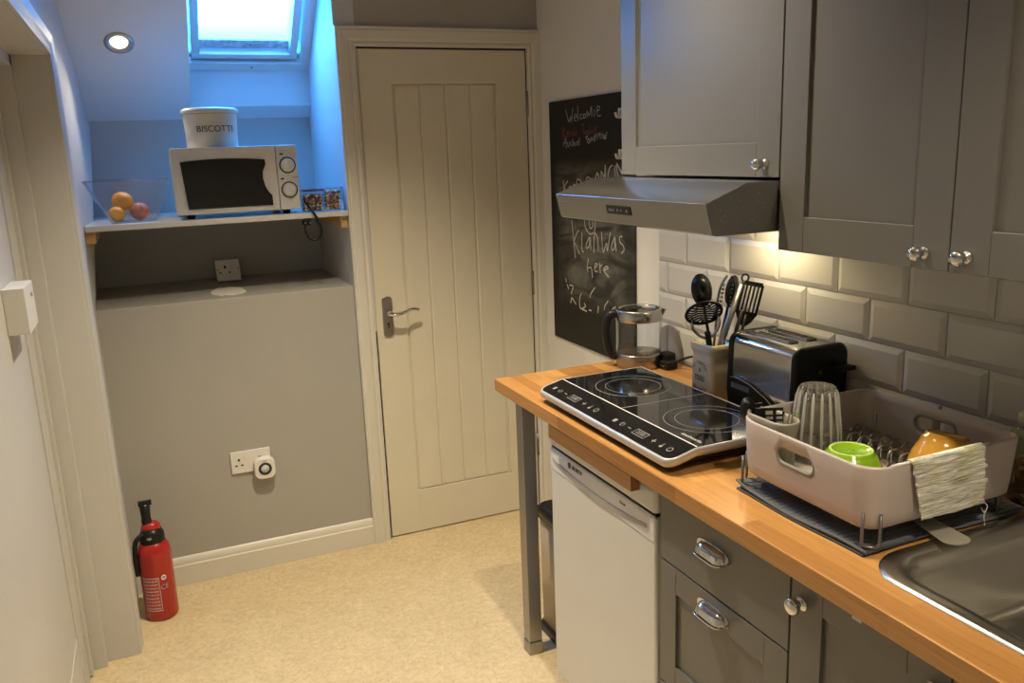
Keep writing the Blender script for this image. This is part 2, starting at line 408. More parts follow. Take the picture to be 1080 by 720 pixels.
b.add([(SX,SY,cz(SY)+.003),(SX,ST,cz(ST)+.003),(SX,ST-.1,cz(ST)+.25),(SX,SY,wz+.02),(SX-.03,SY,cz(SY)+.003),(SX-.03,ST,cz(ST)+.003),(SX-.03,ST-.1,cz(ST)+.25),(SX-.03,SY,wz+.02)],
      [(0,1,2,3),(7,6,5,4),(0,4,5,1),(1,5,6,2),(2,6,7,3),(3,7,4,0)])
b.box(SX, BX, ST-.03, ST, cz(ST), cz(ST)+.22)
struct(b.build('wall_shaft', BAY))
# baseboard
BB = [(0,0),(-.016,0),(-.016,.078),(-.0125,.082),(-.0125,.096),(-.006,.108),(0,.112)]
struct(MB().prism([(D+p,q) for p,q in BB], 'x', XL+.001, .718).build('baseboard_back', TRIM, bevel=.0012))

# ---- roof window
ang = math.atan(.80)
wu = Vector((0,-math.cos(ang),math.sin(ang))); wn = Vector((0,math.sin(ang),math.cos(ang)))
W0 = Vector((0,SY,wz)); WX0, WX1 = SX, BX
def wbox(b, x0, x1, u0, u1, n0, n1):
    V = []
    for n_ in (n0,n1):
        for (x,u_) in ((x0,u0),(x1,u0),(x1,u1),(x0,u1)): V.append(W0+Vector((x,0,0))+wu*u_+wn*n_)
    b.add(V, [(3,2,1,0),(4,5,6,7),(0,1,5,4),(1,2,6,5),(2,3,7,6),(3,0,4,7)])
win = struct(empty('window_1', (.475, SY, wz)))
WL = .62; n0 = -.005
b = MB(); wbox(b,WX0,WX1,0,.04,n0,.05); wbox(b,WX0,WX0+.012,.04,WL,n0,.10); wbox(b,WX1-.042,WX1,.04,WL,n0,.10); wbox(b,WX0,WX1,WL,WL+.05,n0,.10)
b.build('frame', WENAM, win, bevel=.002)
b = MB(); a0, a1 = WX0+.020, WX1-.050
wbox(b,a0,a1,.052,.078,.008,.055); wbox(b,a0,a0+.032,.078,WL-.03,.008,.10); wbox(b,a1-.032,a1,.078,WL-.03,.008,.10); wbox(b,a0,a1,WL-.03,WL-.005,.008,.10)
b.build('sash', WENAM, win, bevel=.003)
b = MB(); wbox(b,a0+.03,a1-.03,.076,.118,.045,.052); b.build('glazing_bead', mat('weathered_bead', (.45,.47,.50), .7, var=.35, scale=40), win)
b = MB()
for (x,u_,n_) in ((.48,.02,-.006),(.48,.095,.044)):
    p = W0+Vector((x,0,0))+wu*u_+wn*n_; b.ball(p, .004, 10)
b.build('screw', DSTEEL, win)
b = MB(); wbox(b,a0+.03,a1-.03,.078,WL-.03,.055,.060); b.build('glass_pane', GLASS, win)
# roof skin above the bay so only the window lets the sky in
b = MB(); wbox(b, XL-.3, WX0-.001, -.6, 1.4, .10, .11); wbox(b, WX0-.012, WX0, -.3, .9, .0, .11); wbox(b, WX1, WX1+.012, -.3, .9, .0, .11); wbox(b, WX1+.001, 1.2, -.6, 1.4, .10, .13); wbox(b, WX0-.001, WX1+.001, -.6, .05, .036, .05); wbox(b, WX0-.001, WX1+.001, WL-.01, 1.4, .10, .13)
b.box(XL-.3, XL-.2, 3.2, 4.0, 1.0, 2.9); b.box(.9, .95, 3.35, 4.0, 1.0, 2.9); b.box(XL-.3, .95, 3.95, 4.0, 1.0, 1.86); b.box(XL-.3, 1.2, 3.15, 3.235, 2.48, 3.0)
struct(b.build('ceiling_roof', CARC))

# ---- architraves
def architrave(name, x0, x1, ztop, y, w, parent=None):
    """mitred moulding round a door opening in the back wall; x0,x1,ztop = inner edge"""
    prof = [(0,0),(0,.012),(.010,.016),(.016,.013),(.020,.013),(.028,.018),(w-.016,.022),(w-.010,.020),(w-.004,.022),(w,.018),(w,0)]
    b = MB(); rings = []
    for (cx, cz_, dx, dz) in ((x0,0,-1,0),(x0,ztop,-1,1),(x1,ztop,1,1),(x1,0,1,0)):
        rings.append([(min(cx+dx*o, R-.0005), y-t, cz_+dz*o) for o,t in prof])
    b.loft(rings, smooth=False); return b.build(name, TRIM, parent)
struct(architrave('trim_1', .787, 1.491, 1.985, D, .072))
# door lining behind the leaf
b = MB(); b.box(.787,.794,D+.001,D+.1,0,1.985); b.box(1.489,1.491,D+.001,D+.1,0,1.985); b.box(.787,1.491,D+.001,D+.1,1.981,1.986); b.box(.787,1.491,D+.06,D+.1,0,1.985)
struct(b.build('trim_2', DHOLE))

# ---- panelled door
dr = struct(empty('door_1', (1.14, D+.02, .004)))
b = MB(); X0, X1, Z0, Z1 = .7965, 1.4865, .005, 1.9785; px0, px1, pz0, pz1 = .923, 1.354, .190, 1.850
yf = D+.001
b.box(X0,X1,yf+.010,yf+.04,Z0,Z1)
b.box(X0,px0,yf,yf+.012,Z0,Z1); b.box(px1,X1,yf,yf+.012,Z0,Z1); b.box(px0-.001,px1+.001,yf,yf+.012,Z0,pz0); b.box(px0-.001,px1+.001,yf,yf+.012,pz1,Z1)
b.build('door_leaf', DOORM, dr, bevel=.0015)
b = MB(); q = (px1-px0-.012)/4
for i in range(4):
    xa = px0+.006+q*i; xb = xa+q; g = .006
    b.prism([(xa+.001,yf+.012),(xa+.001,yf+.0105),(xa+g,yf+.004),(xb-g,yf+.004),(xb-.001,yf+.0105),(xb-.001,yf+.012)], 'z', pz0+.006, pz1-.006)
b.build('board_panel', DOORM, dr)
# lever handle
hx, hz = .843, .972
hd = MB().prism([(p[0],p[2]) for p in [(a,0,c) for a,c,_ in rrect(hx, hz-.018, .042, .165, .016, 0)]], 'y', yf-.008, yf, smooth=False).build('lever_handle', SATIN, dr, bevel=.002)
kx = hx
b = MB().lathe([(.011,-.008),(.011,-.045),(.009,-.052)], (kx,yf,hz), 'y', 20)
b.tube(catmull([(kx-.004,yf-.050,hz+.002),(kx+.02,yf-.056,hz-.004),(kx+.05,yf-.060,hz+.001),(kx+.09,yf-.052,hz+.010),(kx+.118,yf-.046,hz+.004)],5), [.011]*2+[.009]*6+[.0075]*8+[.007]*5, 12)
b.build('lever', CHROME, hd)
b = MB().lathe([(.0045,-.0003),(.0045,-.0012)], (kx,yf-.008,hz-.047), 'y', 14); b.box(kx-.0022,kx+.0022,yf-.0093,yf-.008,hz-.064,hz-.047)
b.build('keyhole', DHOLE, hd)
for z in (1.77, 1.03, .30):
    b = MB().tube([(1.4885,yf-.006,z-.05),(1.4885,yf-.006,z+.05)], .0065, 10)
    b.box(1.4875,1.4895,yf-.005,yf+.02,z-.05,z+.05)
    for k in range(4): b.lathe([(.0072,-.001),(.0072,.001)], (1.4885,yf-.006,z-.03+.02*k), 'z', 10)
    b.build('hinge', DSTEEL, dr)

# ---- doorway in the left wall: lining, stop, architrave, leaf
b = MB()
b.box(-.292, XL+.001, DRY1-.004, DRY1+.02, 0, DRZ+.02); b.box(-.292, XL+.001, DRY0-.02, DRY1+.02, DRZ-.004, DRZ+.02); b.box(-.292, XL+.001, DRY0-.02, DRY0+.004, 0, DRZ)
b.box(-.345, -.290, DRY1-.035, DRY1+.02, 0, DRZ); b.box(-.345, -.290, DRY0-.02, DRY1+.02, DRZ-.035, DRZ+.02)
b.box(-.40, -.340, DRY1-.03, DRY1+.05, 0, DRZ+.02); b.box(-.40, -.340, DRY0-.3, DRY1+.05, DRZ-.03, DRZ+.05)
struct(b.build('trim_3', LEAF, bevel=.0015))
aw = .066
prof = [(0,0),(0,.010),(.008,.012),(.014,.009),(.019,.010),(.03,.014),(aw-.012,.018),(aw-.004,.016),(aw,.010),(aw,0)]
b = MB(); rings = []
for (cy, c_z, dy, dz) in ((DRY0,0,-1,0),(DRY0,DRZ,-1,1),(DRY1,DRZ,1,1),(DRY1,0,1,0)):
    rings.append([(XL+t, cy+dy*o, c_z+dz*o) for o,t in prof])
b.loft(rings, smooth=False); struct(b.build('trim_4', LEAF))
ld = struct(empty('door_2', (-.36, 2.2, 0)))
xf_ = -.346
b = MB(); b.box(xf_-.04, xf_, .78, DRY1-.037, .004, DRZ-.037)
b.build('door_leaf', LEAF, ld, bevel=.002)
b = MB()                                       # raised stiles and rails of the leaf
b.box(xf_-.001, xf_+.006, 2.62, DRY1-.037, .004, DRZ-.037)
b.box(xf_-.001, xf_+.006, .78, 1.745, .004, DRZ-.037); b.box(xf_-.001, xf_+.003, 1.69, 2.62, .004, .20); b.box(xf_-.001, xf_+.003, 1.69, 2.62, DRZ-.14, DRZ-.037)
b.box(xf_-.001, xf_+.016, DRY1-.075, DRY1-.037, .004, DRZ-.037)
b.build('stile', LEAF, ld, bevel=.002)
lk = MB().box(xf_+.0005, xf_+.050, 2.35, 2.52, 1.185, 1.300).build('rim_latch', WPLAS, ld, bevel=.002)
b = MB().lathe([(.005,0),(.005,.003),(.003,.004)], (xf_+.050,2.46,1.27), 'x', 12); b.build('screw', SATIN, lk)
# void behind the leaf closed off
struct(MB().box(XL-.62, XL-.55, .4, 3.3, 0, CEIL).build('hall_light_block', LEAF))

# ---- wall tiles (one bonded field of bevelled tiles)
TP, TH = .2105, .1025
TM = mat('white_bevelled_tile', (.52, .51, .49), .16, var=.015, scale=2, coat=.12)
GR = mat('white_grout', (.42, .41, .39), .9, var=.05, scale=40)
b = MB(); ya, yb = .35, 2.338; tz0 = .8935; b2 = MB().box(R-.0045, R-.0005, ya, yb, tz0, 1.52)
rows = [(.8935,1.0105,1),(1.0105,1.113,0),(1.113,1.2155,1),(1.2155,1.318,0),(1.318,1.4205,1),(1.4205,1.52,0)]
for z0, z1, off in rows:
    y = 1.551 + (-.105 if off else 0)
    while y > ya: y -= TP
    while y < yb:
        a, c = max(y+.0012, ya), min(y+TP-.0012, yb)
        if c-a > .012:
            za, zb = z0+.0012, z1-.0012; bv = min(.014, (c-a)/2.5); t0, t1 = R-.0045, R-.0115
            V = [(t0,a,za),(t0,c,za),(t0,c,zb),(t0,a,zb),(t0-.002,a,za),(t0-.002,c,za),(t0-.002,c,zb),(t0-.002,a,zb),
                 (t1,a+bv,za+bv),(t1,c-bv,za+bv),(t1,c-bv,zb-bv),(t1,a+bv,zb-bv)]
            b.add(V, [(0,1,2,3),(0,4,5,1),(1,5,6,2),(2,6,7,3),(3,7,4,0),(4,8,9,5),(5,9,10,6),(6,10,11,7),(7,11,8,4),(8,11,10,9)])
        y += TP
tl = struct(b.build('wall_tiles', TM)); b2.build('grout', GR, tl)

# ================================================================== SHELF BAY
SZ = 1.385; SF = 3.232
b = MB(); b.prism([(SF,SZ-.020),(SF,SZ),(BY-.001,SZ),(BY-.001,SZ-.020)], 'x', XL+.004, BX-.001)
tag(b.build('wall_shelf', WENAM, bevel=.0015), 'white painted board shelf spanning the bay, carrying the microwave and bowl', 'shelf')
b = MB().prism([(SF+.02,SZ-.062),(SF+.02,SZ-.0205),(3.82,SZ-.0205),(3.82,SZ-.062)], 'x', XL+.0015, XL+.032)
tag(b.build('shelf_batten', PINE, bevel=.002), 'pine batten fixed under the left end of the white shelf', 'batten', 'pine battens under the shelf')
b = MB().prism([(SF+.02,SZ-.066),(SF+.02,SZ-.0205),(3.82,SZ-.0205),(3.82,SZ-.066)], 'x', BX-.026, BX-.001)
tag(b.build('shelf_batten', PINE, bevel=.002), 'pine batten fixed under the right end of the white shelf beside the door', 'batten', 'pine battens under the shelf')

# microwave
mw = thing('microwave', (.323, 3.36, SZ), 'white microwave oven with two dials standing on the white shelf', 'microwave')
x0, x1, yF, zb, zt = .104, .545, 3.262, SZ+.016, 1.637
yB = 3.58
b = MB(); b.box(x0+.006, x1-.006, yF+.02, yB, zb+.004, zt-.004); b.build('casing', WENAM, mw, bevel=.006)
for sx in (x0+.05, x1-.05):
    for sy in (yF+.04, yB-.025): MB().lathe([(.013,SZ-zb),(.015,.004)], (sx,sy,zb), 'z', 14).build('foot', BPLAS, mw)
split = .470
def bowed(xa, xb, za, zb_, ybase, bulge, th, n=10):
    """gently bowed front slab"""
    b = MB(); rings = []
    for i in range(n+1):
        t = i/n; x = xa+(xb-xa)*t; yy = ybase-bulge*(1-(2*t-1)**2)
        rings.append([(x,yy,za),(x,yy,zb_),(x,ybase+th,zb_),(x,ybase+th,za)])
    return b.loft(rings, smooth=False)
dm = bowed(x0, split-.002, zb, zt, yF, .006, .02).build('door', WENAM, mw, bevel=.003)
# dark window with its scooped handle side
P = []
wx0, wx1, wz0, wz1 = x0+.030, split-.028, zb+.020, zt-.045
for i in range(11): t = i/10; P.append((wx0-.0+.010*(1-t)*0+t*0+ .004*math.sin(PI*t), wz1-(wz1-wz0)*t))
P = [(wx0,wz1-.004)]
for i in range(9): t = i/8; P.append((wx0-.008*math.sin(PI*t)*0+.012*t, wz1-.004-(wz1-wz0-.004)*t))
for i in range(1,9): t = i/8; P.append((wx0+.012+(wx1-wx0-.012)*t, wz0-.006*math.sin(PI*t)*0+.0*t))
P += [(wx1+.0,wz0+.035),(wx1-.012,wz0+.050),(wx1-.022,wz0+.070),(wx1-.028,wz0+.100),(wx1-.026,wz0+.125),(wx1-.018,wz0+.142),(wx1-.014,wz0+.150),(wx1-.016,wz1-.004)]
for i in range(1,8): t = i/8; P.append((wx1-.016-(wx1-.016-wx0)*t, wz1-.004+.008*math.sin(PI*t)))
b = MB(); b.prism(P, 'y', yF-.0085, yF-.004)
b.build('window', BGLOSS, dm)
b = bowed(split, x1, zb, zt, yF, .002, .02); pn = b.build('control_panel', WENAM, mw, bevel=.003)
for zc in (zt-.073, zt-.163):
    kx = (split+x1)/2
    rg = MB().lathe([(.030,0),(.030,-.0015),(.026,-.0015),(.026,0)], (kx,yF-.0025,zc), 'y', 36, caps=False).build('dial_ring', INK, pn)
    kn = MB().lathe([(.026,0),(.0255,-.004),(.022,-.014),(.020,-.016),(0.0005,-.016)], (kx,yF-.003,zc), 'y', 32)
    kn.box(kx-.003, kx+.003, yF-.024, yF-.018, zc-.019, zc+.019); kn.build('dial', WENAM, mw)
for (lx, lz) in ((split+.018, zt-.032), (split+.014, zt-.122)):
    MB().lathe([(.005,0),(.005,-.002)], (lx,yF-.003,lz), 'y', 14, sx=.6, sy=1.4).build('indicator', BPLAS, pn)
text('print', 'STOP', .009, (x1-.013,yF-.0035,zt-.118), (1,0,0), (0,0,1), RED, pn)
# its flex and plug hanging over the shelf edge
fx = thing('power_cable', (.56, 3.25, 1.28), 'black cable looping down over the front edge of the shelf, plug below', 'cable')
pts = catmull([(.552,3.46,1.41),(.557,3.35,1.425),(.560,3.262,1.425),(.578,3.222,1.392),(.600,3.214,1.345),(.603,3.214,1.305),(.583,3.216,1.284),(.556,3.222,1.292),(.547,3.232,1.325),(.552,3.245,1.347)],6)
MB().tube(pts, .0043, 8).build('flex', BPLAS, fx)
MB().box(.541,.573,3.236,3.262,1.338,1.363).build('plug', BPLAS, fx, bevel=.006)
b = MB()
for dx in (-.009,.009): b.box(.556+dx-.002,.556+dx+.002,3.218,3.237,1.346,1.352)
b.build('pins', CHROME, fx)

# biscuit tin on the microwave
bc = thing('biscuit_tin', (.262, 3.375, zt), 'cream oval lidded tin reading BISCOTTI on top of the microwave', 'tin')
cc = (.262, 3.375, zt)
MB().lathe([(.088,0),(.0905,.002),(.092,.06),(.0955,.118),(.097,.122)], cc, 'z', 48, sx=1, sy=.80).build('body', CREAM, bc)
MB().lathe([(.099,.121),(.101,.123),(.101,.131),(.097,.138),(.085,.142),(.05,.1445),(.001,.145)], cc, 'z', 48, sx=1, sy=.80).build('lid', CREAM, bc)
MB().lathe([(.1000,.119),(.1012,.1205),(.1000,.122)], cc, 'z', 48, sx=1, sy=.80, caps=False).build('rim', SATIN, bc)
tx = text('lettering', 'BISCOTTI', .031, (.270, 3.2985, zt+.065), (1,0,0), (0,0,1), INK, bc, width=.98)
for v in tx.data.vertices:                     # wrap round the oval front
    wx = v.co.x+bc.location.x-cc[0]; rr = .0935; yy = cc[1]-.8*math.sqrt(max(rr*rr-wx*wx, 1e-5)); off = (v.co.y+bc.location.y)-3.2985
    v.co.y = yy-.0008+off-bc.location.y

# two square jars of nuts
nutm = [mat('hazelnut_brown', (.22,.085,.03), .6, var=.4, scale=60), ]
def nuts_mat(name, c1, c2, c3):
    m, nt, out = new_mat(name); N = nt.nodes.new; L = nt.links.new
    bb = N('ShaderNodeBsdfPrincipled'); L(bb.outputs[0], out.inputs[0]); tc = N('ShaderNodeTexCoord')
    v = N('ShaderNodeTexVoronoi'); v.inputs['Scale'].default_value = 75; L(tc.outputs['Object'], v.inputs['Vector'])
    cr = N('ShaderNodeValToRGB'); cr.color_ramp.interpolation = 'CONSTANT'; e = cr.color_ramp.elements
    e[0].color = (*c1,1); e[1].color = (*c3,1); e[1].position = .7; k = e.new(.38); k.color = (*c2,1)
    sp = N('ShaderNodeSeparateColor'); L(v.outputs['Color'], sp.inputs[0]); L(sp.outputs[0], cr.inputs[0]); L(cr.outputs[0], bb.inputs['Base Color'])
    bb.inputs['Roughness'].default_value = .55; return m
def jar(x, y, s, h, lab, m, fill, group, rim=None, open_lid=False):
    t = thing('storage_jar', (x, y, SZ), lab, 'jar', group)
    b = MB(); w = .002
    b.loft([rrect(x,y,s,s,.008,SZ+.001,4), rrect(x,y,s,s,.008,SZ+h,4), rrect(x,y,s-2*w,s-2*w,.007,SZ+h,4), rrect(x,y,s-2*w,s-2*w,.007,SZ+.004,4)], smooth=False)
    b.build('glass_box', BOWLG, t)
    b = MB(); b.loft([rrect(x,y,s+.003,s+.003,.009,SZ+h+.0005,4), rrect(x,y,s+.003,s+.003,.009,SZ+h+.007,4), rrect(x,y,s-.008,s-.008,.007,SZ+h+.007,4), rrect(x,y,s-.008,s-.008,.007,SZ+h+.0005,4)], smooth=False)
    b.build('lid', rim or BOWLG, t)
    b = MB(); rnd = random.Random(int(x*1000)); st = .0145
    zz = SZ+.0115
    while zz < SZ+fill:
        xx = x-s/2+.011
        while xx < x+s/2-.009:
            yy = y-s/2+.011
            while yy < y+s/2-.009:
                b.ball((xx+rnd.uniform(-.0015,.0015), yy+rnd.uniform(-.0015,.0015), zz+rnd.uniform(-.002,.003)), rnd.uniform(.0062,.0082), 8, (1,1,.85)); yy += st
            xx += st
        zz += .012
    n = b.build('nuts', m); n['kind'] = 'stuff'; tag(n, lab.split(' square')[0]+' mix filling that jar', 'nuts')
    n['label'] = 'dark brown and cream nuts filling the jar next to the microwave' if x < .6 else 'light brown nuts filling the jar nearest the door'
    return t
jar(.592, 3.285, .082, .078, 'small square glass jar of dark nuts with pinkish rim, next to the microwave', nuts_mat('dark_nuts',(.12,.05,.02),(.36,.20,.09),(.66,.52,.34)), .068, 'square nut jars on the shelf', rim=clear_glass('pink_tinted_lid',(.95,.62,.62)))
jar(.672, 3.285, .074, .083, 'small square glass jar of light brown nuts, nearest the door', nuts_mat('light_nuts',(.30,.13,.05),(.58,.32,.14),(.80,.62,.42)), .076, 'square nut jars on the shelf')

# fruit bowl and fruit
bx, by = -.047, 3.345
t = thing('fruit_bowl', (bx,by,SZ), 'clear square flared glass bowl of fruit at the left end of the shelf', 'bowl')
w = .003
b = MB(); b.loft([rrect(bx+.01,by,.150,.150,.02,SZ+.0005), rrect(bx,by,.280,.215,.02,SZ+.148), rrect(bx,by,.280-2*w,.215-2*w,.02,SZ+.148), rrect(bx+.01,by,.150-2*w,.150-2*w,.018,SZ+.0065)], smooth=False)
b.build('bowl_wall', BOWLG, t)
b = MB(); rim = rrect(bx,by,.280,.215,.02,SZ+.149); b.tube(rim, .0022, 6, closed=True); b.build('rim', clear_glass('rim_glass',(.80,.85,.92)), t)
def fruit(name, c, r, m, lab, cat, group=None):
    o = MB().ball(c, r, 24, (1,1,.95)).build(name, m); tag(o, lab, cat, group)
    MB().lathe([(.0001,-.001),(.004,0),(.003,.002),(.0001,.0025)], (c[0]+r*.15,c[1]-r*.3,c[2]+r*.85), 'z', 8).build('stalk_end', PINE, o)
fruit('orange', (-.070,3.352,SZ+.0065+.068), .036, ORANGE, 'bright orange resting on top of another in the glass bowl', 'orange', 'oranges in the bowl')
fruit('orange', (-.092,3.318,SZ+.0065+.026), .028, ORANGE, 'lower left small orange half hidden in the glass bowl', 'orange', 'oranges in the bowl')
fruit('apple', (-.018,3.330,SZ+.0065+.031), .033, PEACH, 'pinkish red round fruit beside the oranges in the bowl', 'fruit')

# sockets
def socket(name, cx, cz_, w, h, lab, holes):
    t = thing(name, (cx, D, cz_), lab, 'socket'); y = D-.0005
    pl = MB().box(cx-w/2,cx+w/2,y-.009,y,cz_-h/2,cz_+h/2).build('faceplate', WPLAS, t, bevel=.002)
    for hx_ in holes:
        MB().box(hx_-.0035,hx_+.0035,y-.0102,y-.009,cz_+.006,cz_+.015).build('pin_hole', DHOLE, pl)
        for s_ in (-1,1): MB().box(hx_+s_*.011-.0045,hx_+s_*.011+.0045,y-.0102,y-.009,cz_-.014,cz_-.009).build('pin_hole', DHOLE, pl)
        MB().box(hx_+.020,hx_+.030,y-.0125,y-.009,cz_+.010,cz_+.028).build('switch', WPLAS, pl, bevel=.001)
    return t
socket('wall_socket', .259, .451, .148, .087, 'white double wall socket low on the grey wall above the baseboard', [.215, .292])
al = thing('plug_in_alarm', (.306,D-.012,.42), 'white rounded plug-in unit with black ring, in the low socket', 'plug-in unit')
prof = rrect(.306,.420,.080,.086,.026,0,8)
b = MB(); b.loft([[(p[0],D-.0105,p[1]) for p in prof], [(p[0],D-.034,p[1]) for p in prof], [(.306+(p[0]-.306)*.93,D-.040,.420+(p[1]-.420)*.93) for p in prof]], smooth=False); b.build('body', WPLAS, al, bevel=.002)
b = MB().lathe([(.0250,0),(.0250,-.0015),(.0160,-.0015),(.0160,0)], (.306,D-.040,.420), 'y', 36, caps=False); b.build('ring', INK, al)
MB().lathe([(.0155,0),(.0150,-.003),(.001,-.0035)], (.306,D-.040,.420), 'y', 32).build('button', mat('pale_grey_button',(.55,.58,.62),.3), al)
text('print', 'SAFE', .008, (.306,D-.0402,.450), (1,0,0), (0,0,1), MUTED, al)

# tilted spur high on the raked wall, with the patch of filler under it
sp_ = thing('wall_socket', (.285, 3.69, LT), 'white socket plate leaning back on the ledge under the shelf', 'socket')
b = MB(); b.box(-.045,.045,-.009,0,-.043,.043); th = math.radians(-26)
M = Matrix.Translation((.290,3.700,1.1365)) @ Matrix.Scale(1.07,4) @ Matrix.Rotation(th,4,'X')
b.xf(M); fp = b.build('faceplate', WPLAS, sp_, bevel=.002)
b = MB(); b.box(-.041,.041,.0,.034,-.039,.039); b.xf(M); b.build('back_box', WPLAS, sp_)
MB().box(-.014,-.006,-.0102,-.009,.008,.018).xf(M).build('pin_hole', DHOLE, fp)
for s_ in (-.030,.005): MB().box(s_-.004,s_+.004,-.0102,-.009,-.012,-.007).xf(M).build('pin_hole', DHOLE, fp)
for s_ in (-.038,.038): MB().lathe([(.003,-.0085),(.003,-.0102)], (s_,0,.004), 'y', 10).xf(M).build('screw', DSTEEL, fp)
b = MB(); b.box(.012,.022,-.012,-.009,.006,.022); b.xf(M); b.build('switch', WPLAS, fp, bevel=.001)
rnd = random.Random(3); P = []
for i in range(26):
    a = 2*PI*i/26; P.append((.262+(.066+rnd.uniform(-.012,.006))*math.cos(a)*1.0, .125*math.sin(a)*(1+rnd.uniform(-.25,.15))))
nrm = Vector((0,0,1)); vv = Vector((0,1,0)); c0 = Vector((0,3.41,LT))
b = MB(); ring = [c0+Vector((p,0,0))+vv*q for p,q in P]; b.loft([[v+nrm*.0002 for v in ring], [v+nrm*.0022 for v in ring]], smooth=False)
pt = b.build('filler_patch', PLASTER); tag(pt, 'ragged patch of bare pale filler on the ledge in front of the leaning socket plate', 'patch')

# fire extinguisher
ex = thing('fire_extinguisher', (-.108,3.035,0), 'red fire extinguisher with black valve head standing in the left corner', 'fire extinguisher')
ec = (-.108,3.035,0)
MB().lathe([(.052,.0005),(.062,.004),(.065,.015),(.065,.255),(.062,.278),(.050,.298),(.036,.308),(.030,.310)], ec, 'z', 40).build('cylinder', RED, ex)
MB().lathe([(.046,.290),(.049,.300),(.047,.330),(.036,.348),(.022,.352)], ec, 'z', 28).build('collar', BPLAS, ex)
b = MB(); b.lathe([(.040,.345),(.036,.362),(.026,.372),(.016,.374)], ec, 'z', 24, sx=1.0, sy=.8); b.build('head', RED, ex)
b = MB(); b.lathe([(.017,.365),(.021,.376),(.018,.395),(.020,.425),(.021,.440),(.015,.446)], (ec[0]-.012,ec[1],0), 'z', 20)
b.box(ec[0]-.035,ec[0]+.016,ec[1]-.010,ec[1]+.010,.440,.455); b.build('handle', BPLAS, ex, bevel=.001)
MB().tube([(ec[0]-.034+.013*math.cos(a*PI/8),ec[1],.440+.013*math.sin(a*PI/8)) for a in range(16)], .0016, 6, closed=True).build('pull_ring', SATIN, ex)
b = MB().tube(catmull([(ec[0]-.03,ec[1]-.020,.335),(ec[0]-.062,ec[1]-.030,.315),(ec[0]-.072,ec[1]-.022,.25),(ec[0]-.071,ec[1]-.016,.18)],6), .010, 10); b.build('hose', BRUB, ex)
MB().lathe([(.011,0),(.011,.006),(.006,.008)], (ec[0]-.010,ec[1]-.047,.322), 'z', 14).xf(Matrix.Identity(4)).build('gauge', STEEL, ex)
def cyl_patch(name, m, a0, a1, z0, z1, rr, parent, n=14):
    b = MB(); V = []; F = []
    for i in range(n+1):
        a = a0+(a1-a0)*i/n
        for z in (z0,z1): V.append((ec[0]+rr*math.cos(a), ec[1]+rr*math.sin(a), z))
    for i in range(n): F.append((2*i,2*i+2,2*i+3,2*i+1))
    b.add(V,F,True); return b.build(name, m, parent)
A = math.radians
la, lb_ = A(215), A(275)
lab = cyl_patch('label', mat('label_red',(.42,.05,.045),.4), la, lb_, .045, .175, .0655, ex)
for (u0,u1,z0,z1) in ((la,lb_,.173,.176),(la,lb_,.044,.047),(lb_-A(1.6),lb_,.045,.175),(la,la+A(1.6),.045,.175)): cyl_patch('label_border', PALEP, u0,u1,z0,z1,.0658,lab,8)
rnd = random.Random(5)
for r_ in range(9):
    z = .164-r_*.0135; u = la+A(6)
    while u < lb_-A(8):
        w_ = A(rnd.uniform(3,9)); cyl_patch('label_print', PALEP, u, min(u+w_, lb_-A(6)), z-.0035, z+.001, .0658, lab, 3); u += w_+A(2.5)
def on_cyl(o_, ang0):
    for v in o_.data.vertices:
        x = v.co.x+ex.location.x; z = v.co.z; dx = x-ec[0]; a = ang0+dx/.0655
        v.co.x = ec[0]+.0659*math.cos(a)-ex.location.x; v.co.y = ec[1]+.0659*math.sin(a)-ex.location.y
on_cyl(text('mark', 'CE', .026, (ec[0],ec[1]-.066,.135), (1,0,0), (0,0,1), PALEP, ex), A(292))
b = MB().lathe([(.010,0),(.010,-.0004),(.006,-.0004),(.006,0)], (ec[0],ec[1]-.066,.172), 'y', 20, caps=False); b.box(ec[0]-.002,ec[0]+.002,ec[1]-.0664,ec[1]-.066,.167,.177)
on_cyl(b.build('emblem', PALEP, ex), A(292))

ex.scale = (.86,.86,.965); ex.location.x = -.117
# downlight in the raked ceiling
def downlight(loc, nrm, lab, power, spot=True):
    t = thing('ceiling_light', loc, lab, 'light', 'recessed downlights')
    z = Vector(nrm).normalized(); q = z.to_track_quat('Z','Y').to_matrix().to_4x4(); M = Matrix.Translation(loc) @ q
    MB().lathe([(.042,.0005),(.041,.004),(.034,.006),(.029,.0015),(.029,.0005)], (0,0,0), 'z', 36, caps=False).xf(M).build('bezel', SATIN, t)
    MB().lathe([(.029,.001),(.0001,.0011)], (0,0,0), 'z', 32).xf(M).build('lamp', LAMPG, t)
    l = bpy.data.lights.new('downlight_lamp','SPOT'); l.energy = power; l.color = LCOL; l.spot_size = math.radians(125); l.spot_blend = .75; l.shadow_soft_size = .028
    o = bpy.data.objects.new('downlight_lamp', l); C.objects.link(o); o.location = Vector(loc)+z*.02
    o.rotation_euler = (-z).to_track_quat('-Z','Y').to_euler() if False else z.to_track_quat('Z','Y').to_euler()
    # a spot shines along its local -Z
    o.rotation_euler = (Matrix.Rotation(PI,4,'X')).to_euler() if False else (-z).to_track_quat('Z','Y').to_euler()
    return t
LCOL = (1.0, .74, .42)
sn = Vector((0,-SL,-1)).normalized()

b = MB(); b.box(XL-.6, XL-.1, .4, 3.3, CEIL-.3, CEIL); b.box(XL-.6, XL-.1, .4, .45, 0, CEIL); b.box(XL-.6, XL-.1, 3.2, 3.25, 0, CEIL)  # unseen boxes added round the hall to stop sky light leaking in
struct(b.build('hall_light_block', LEAF))

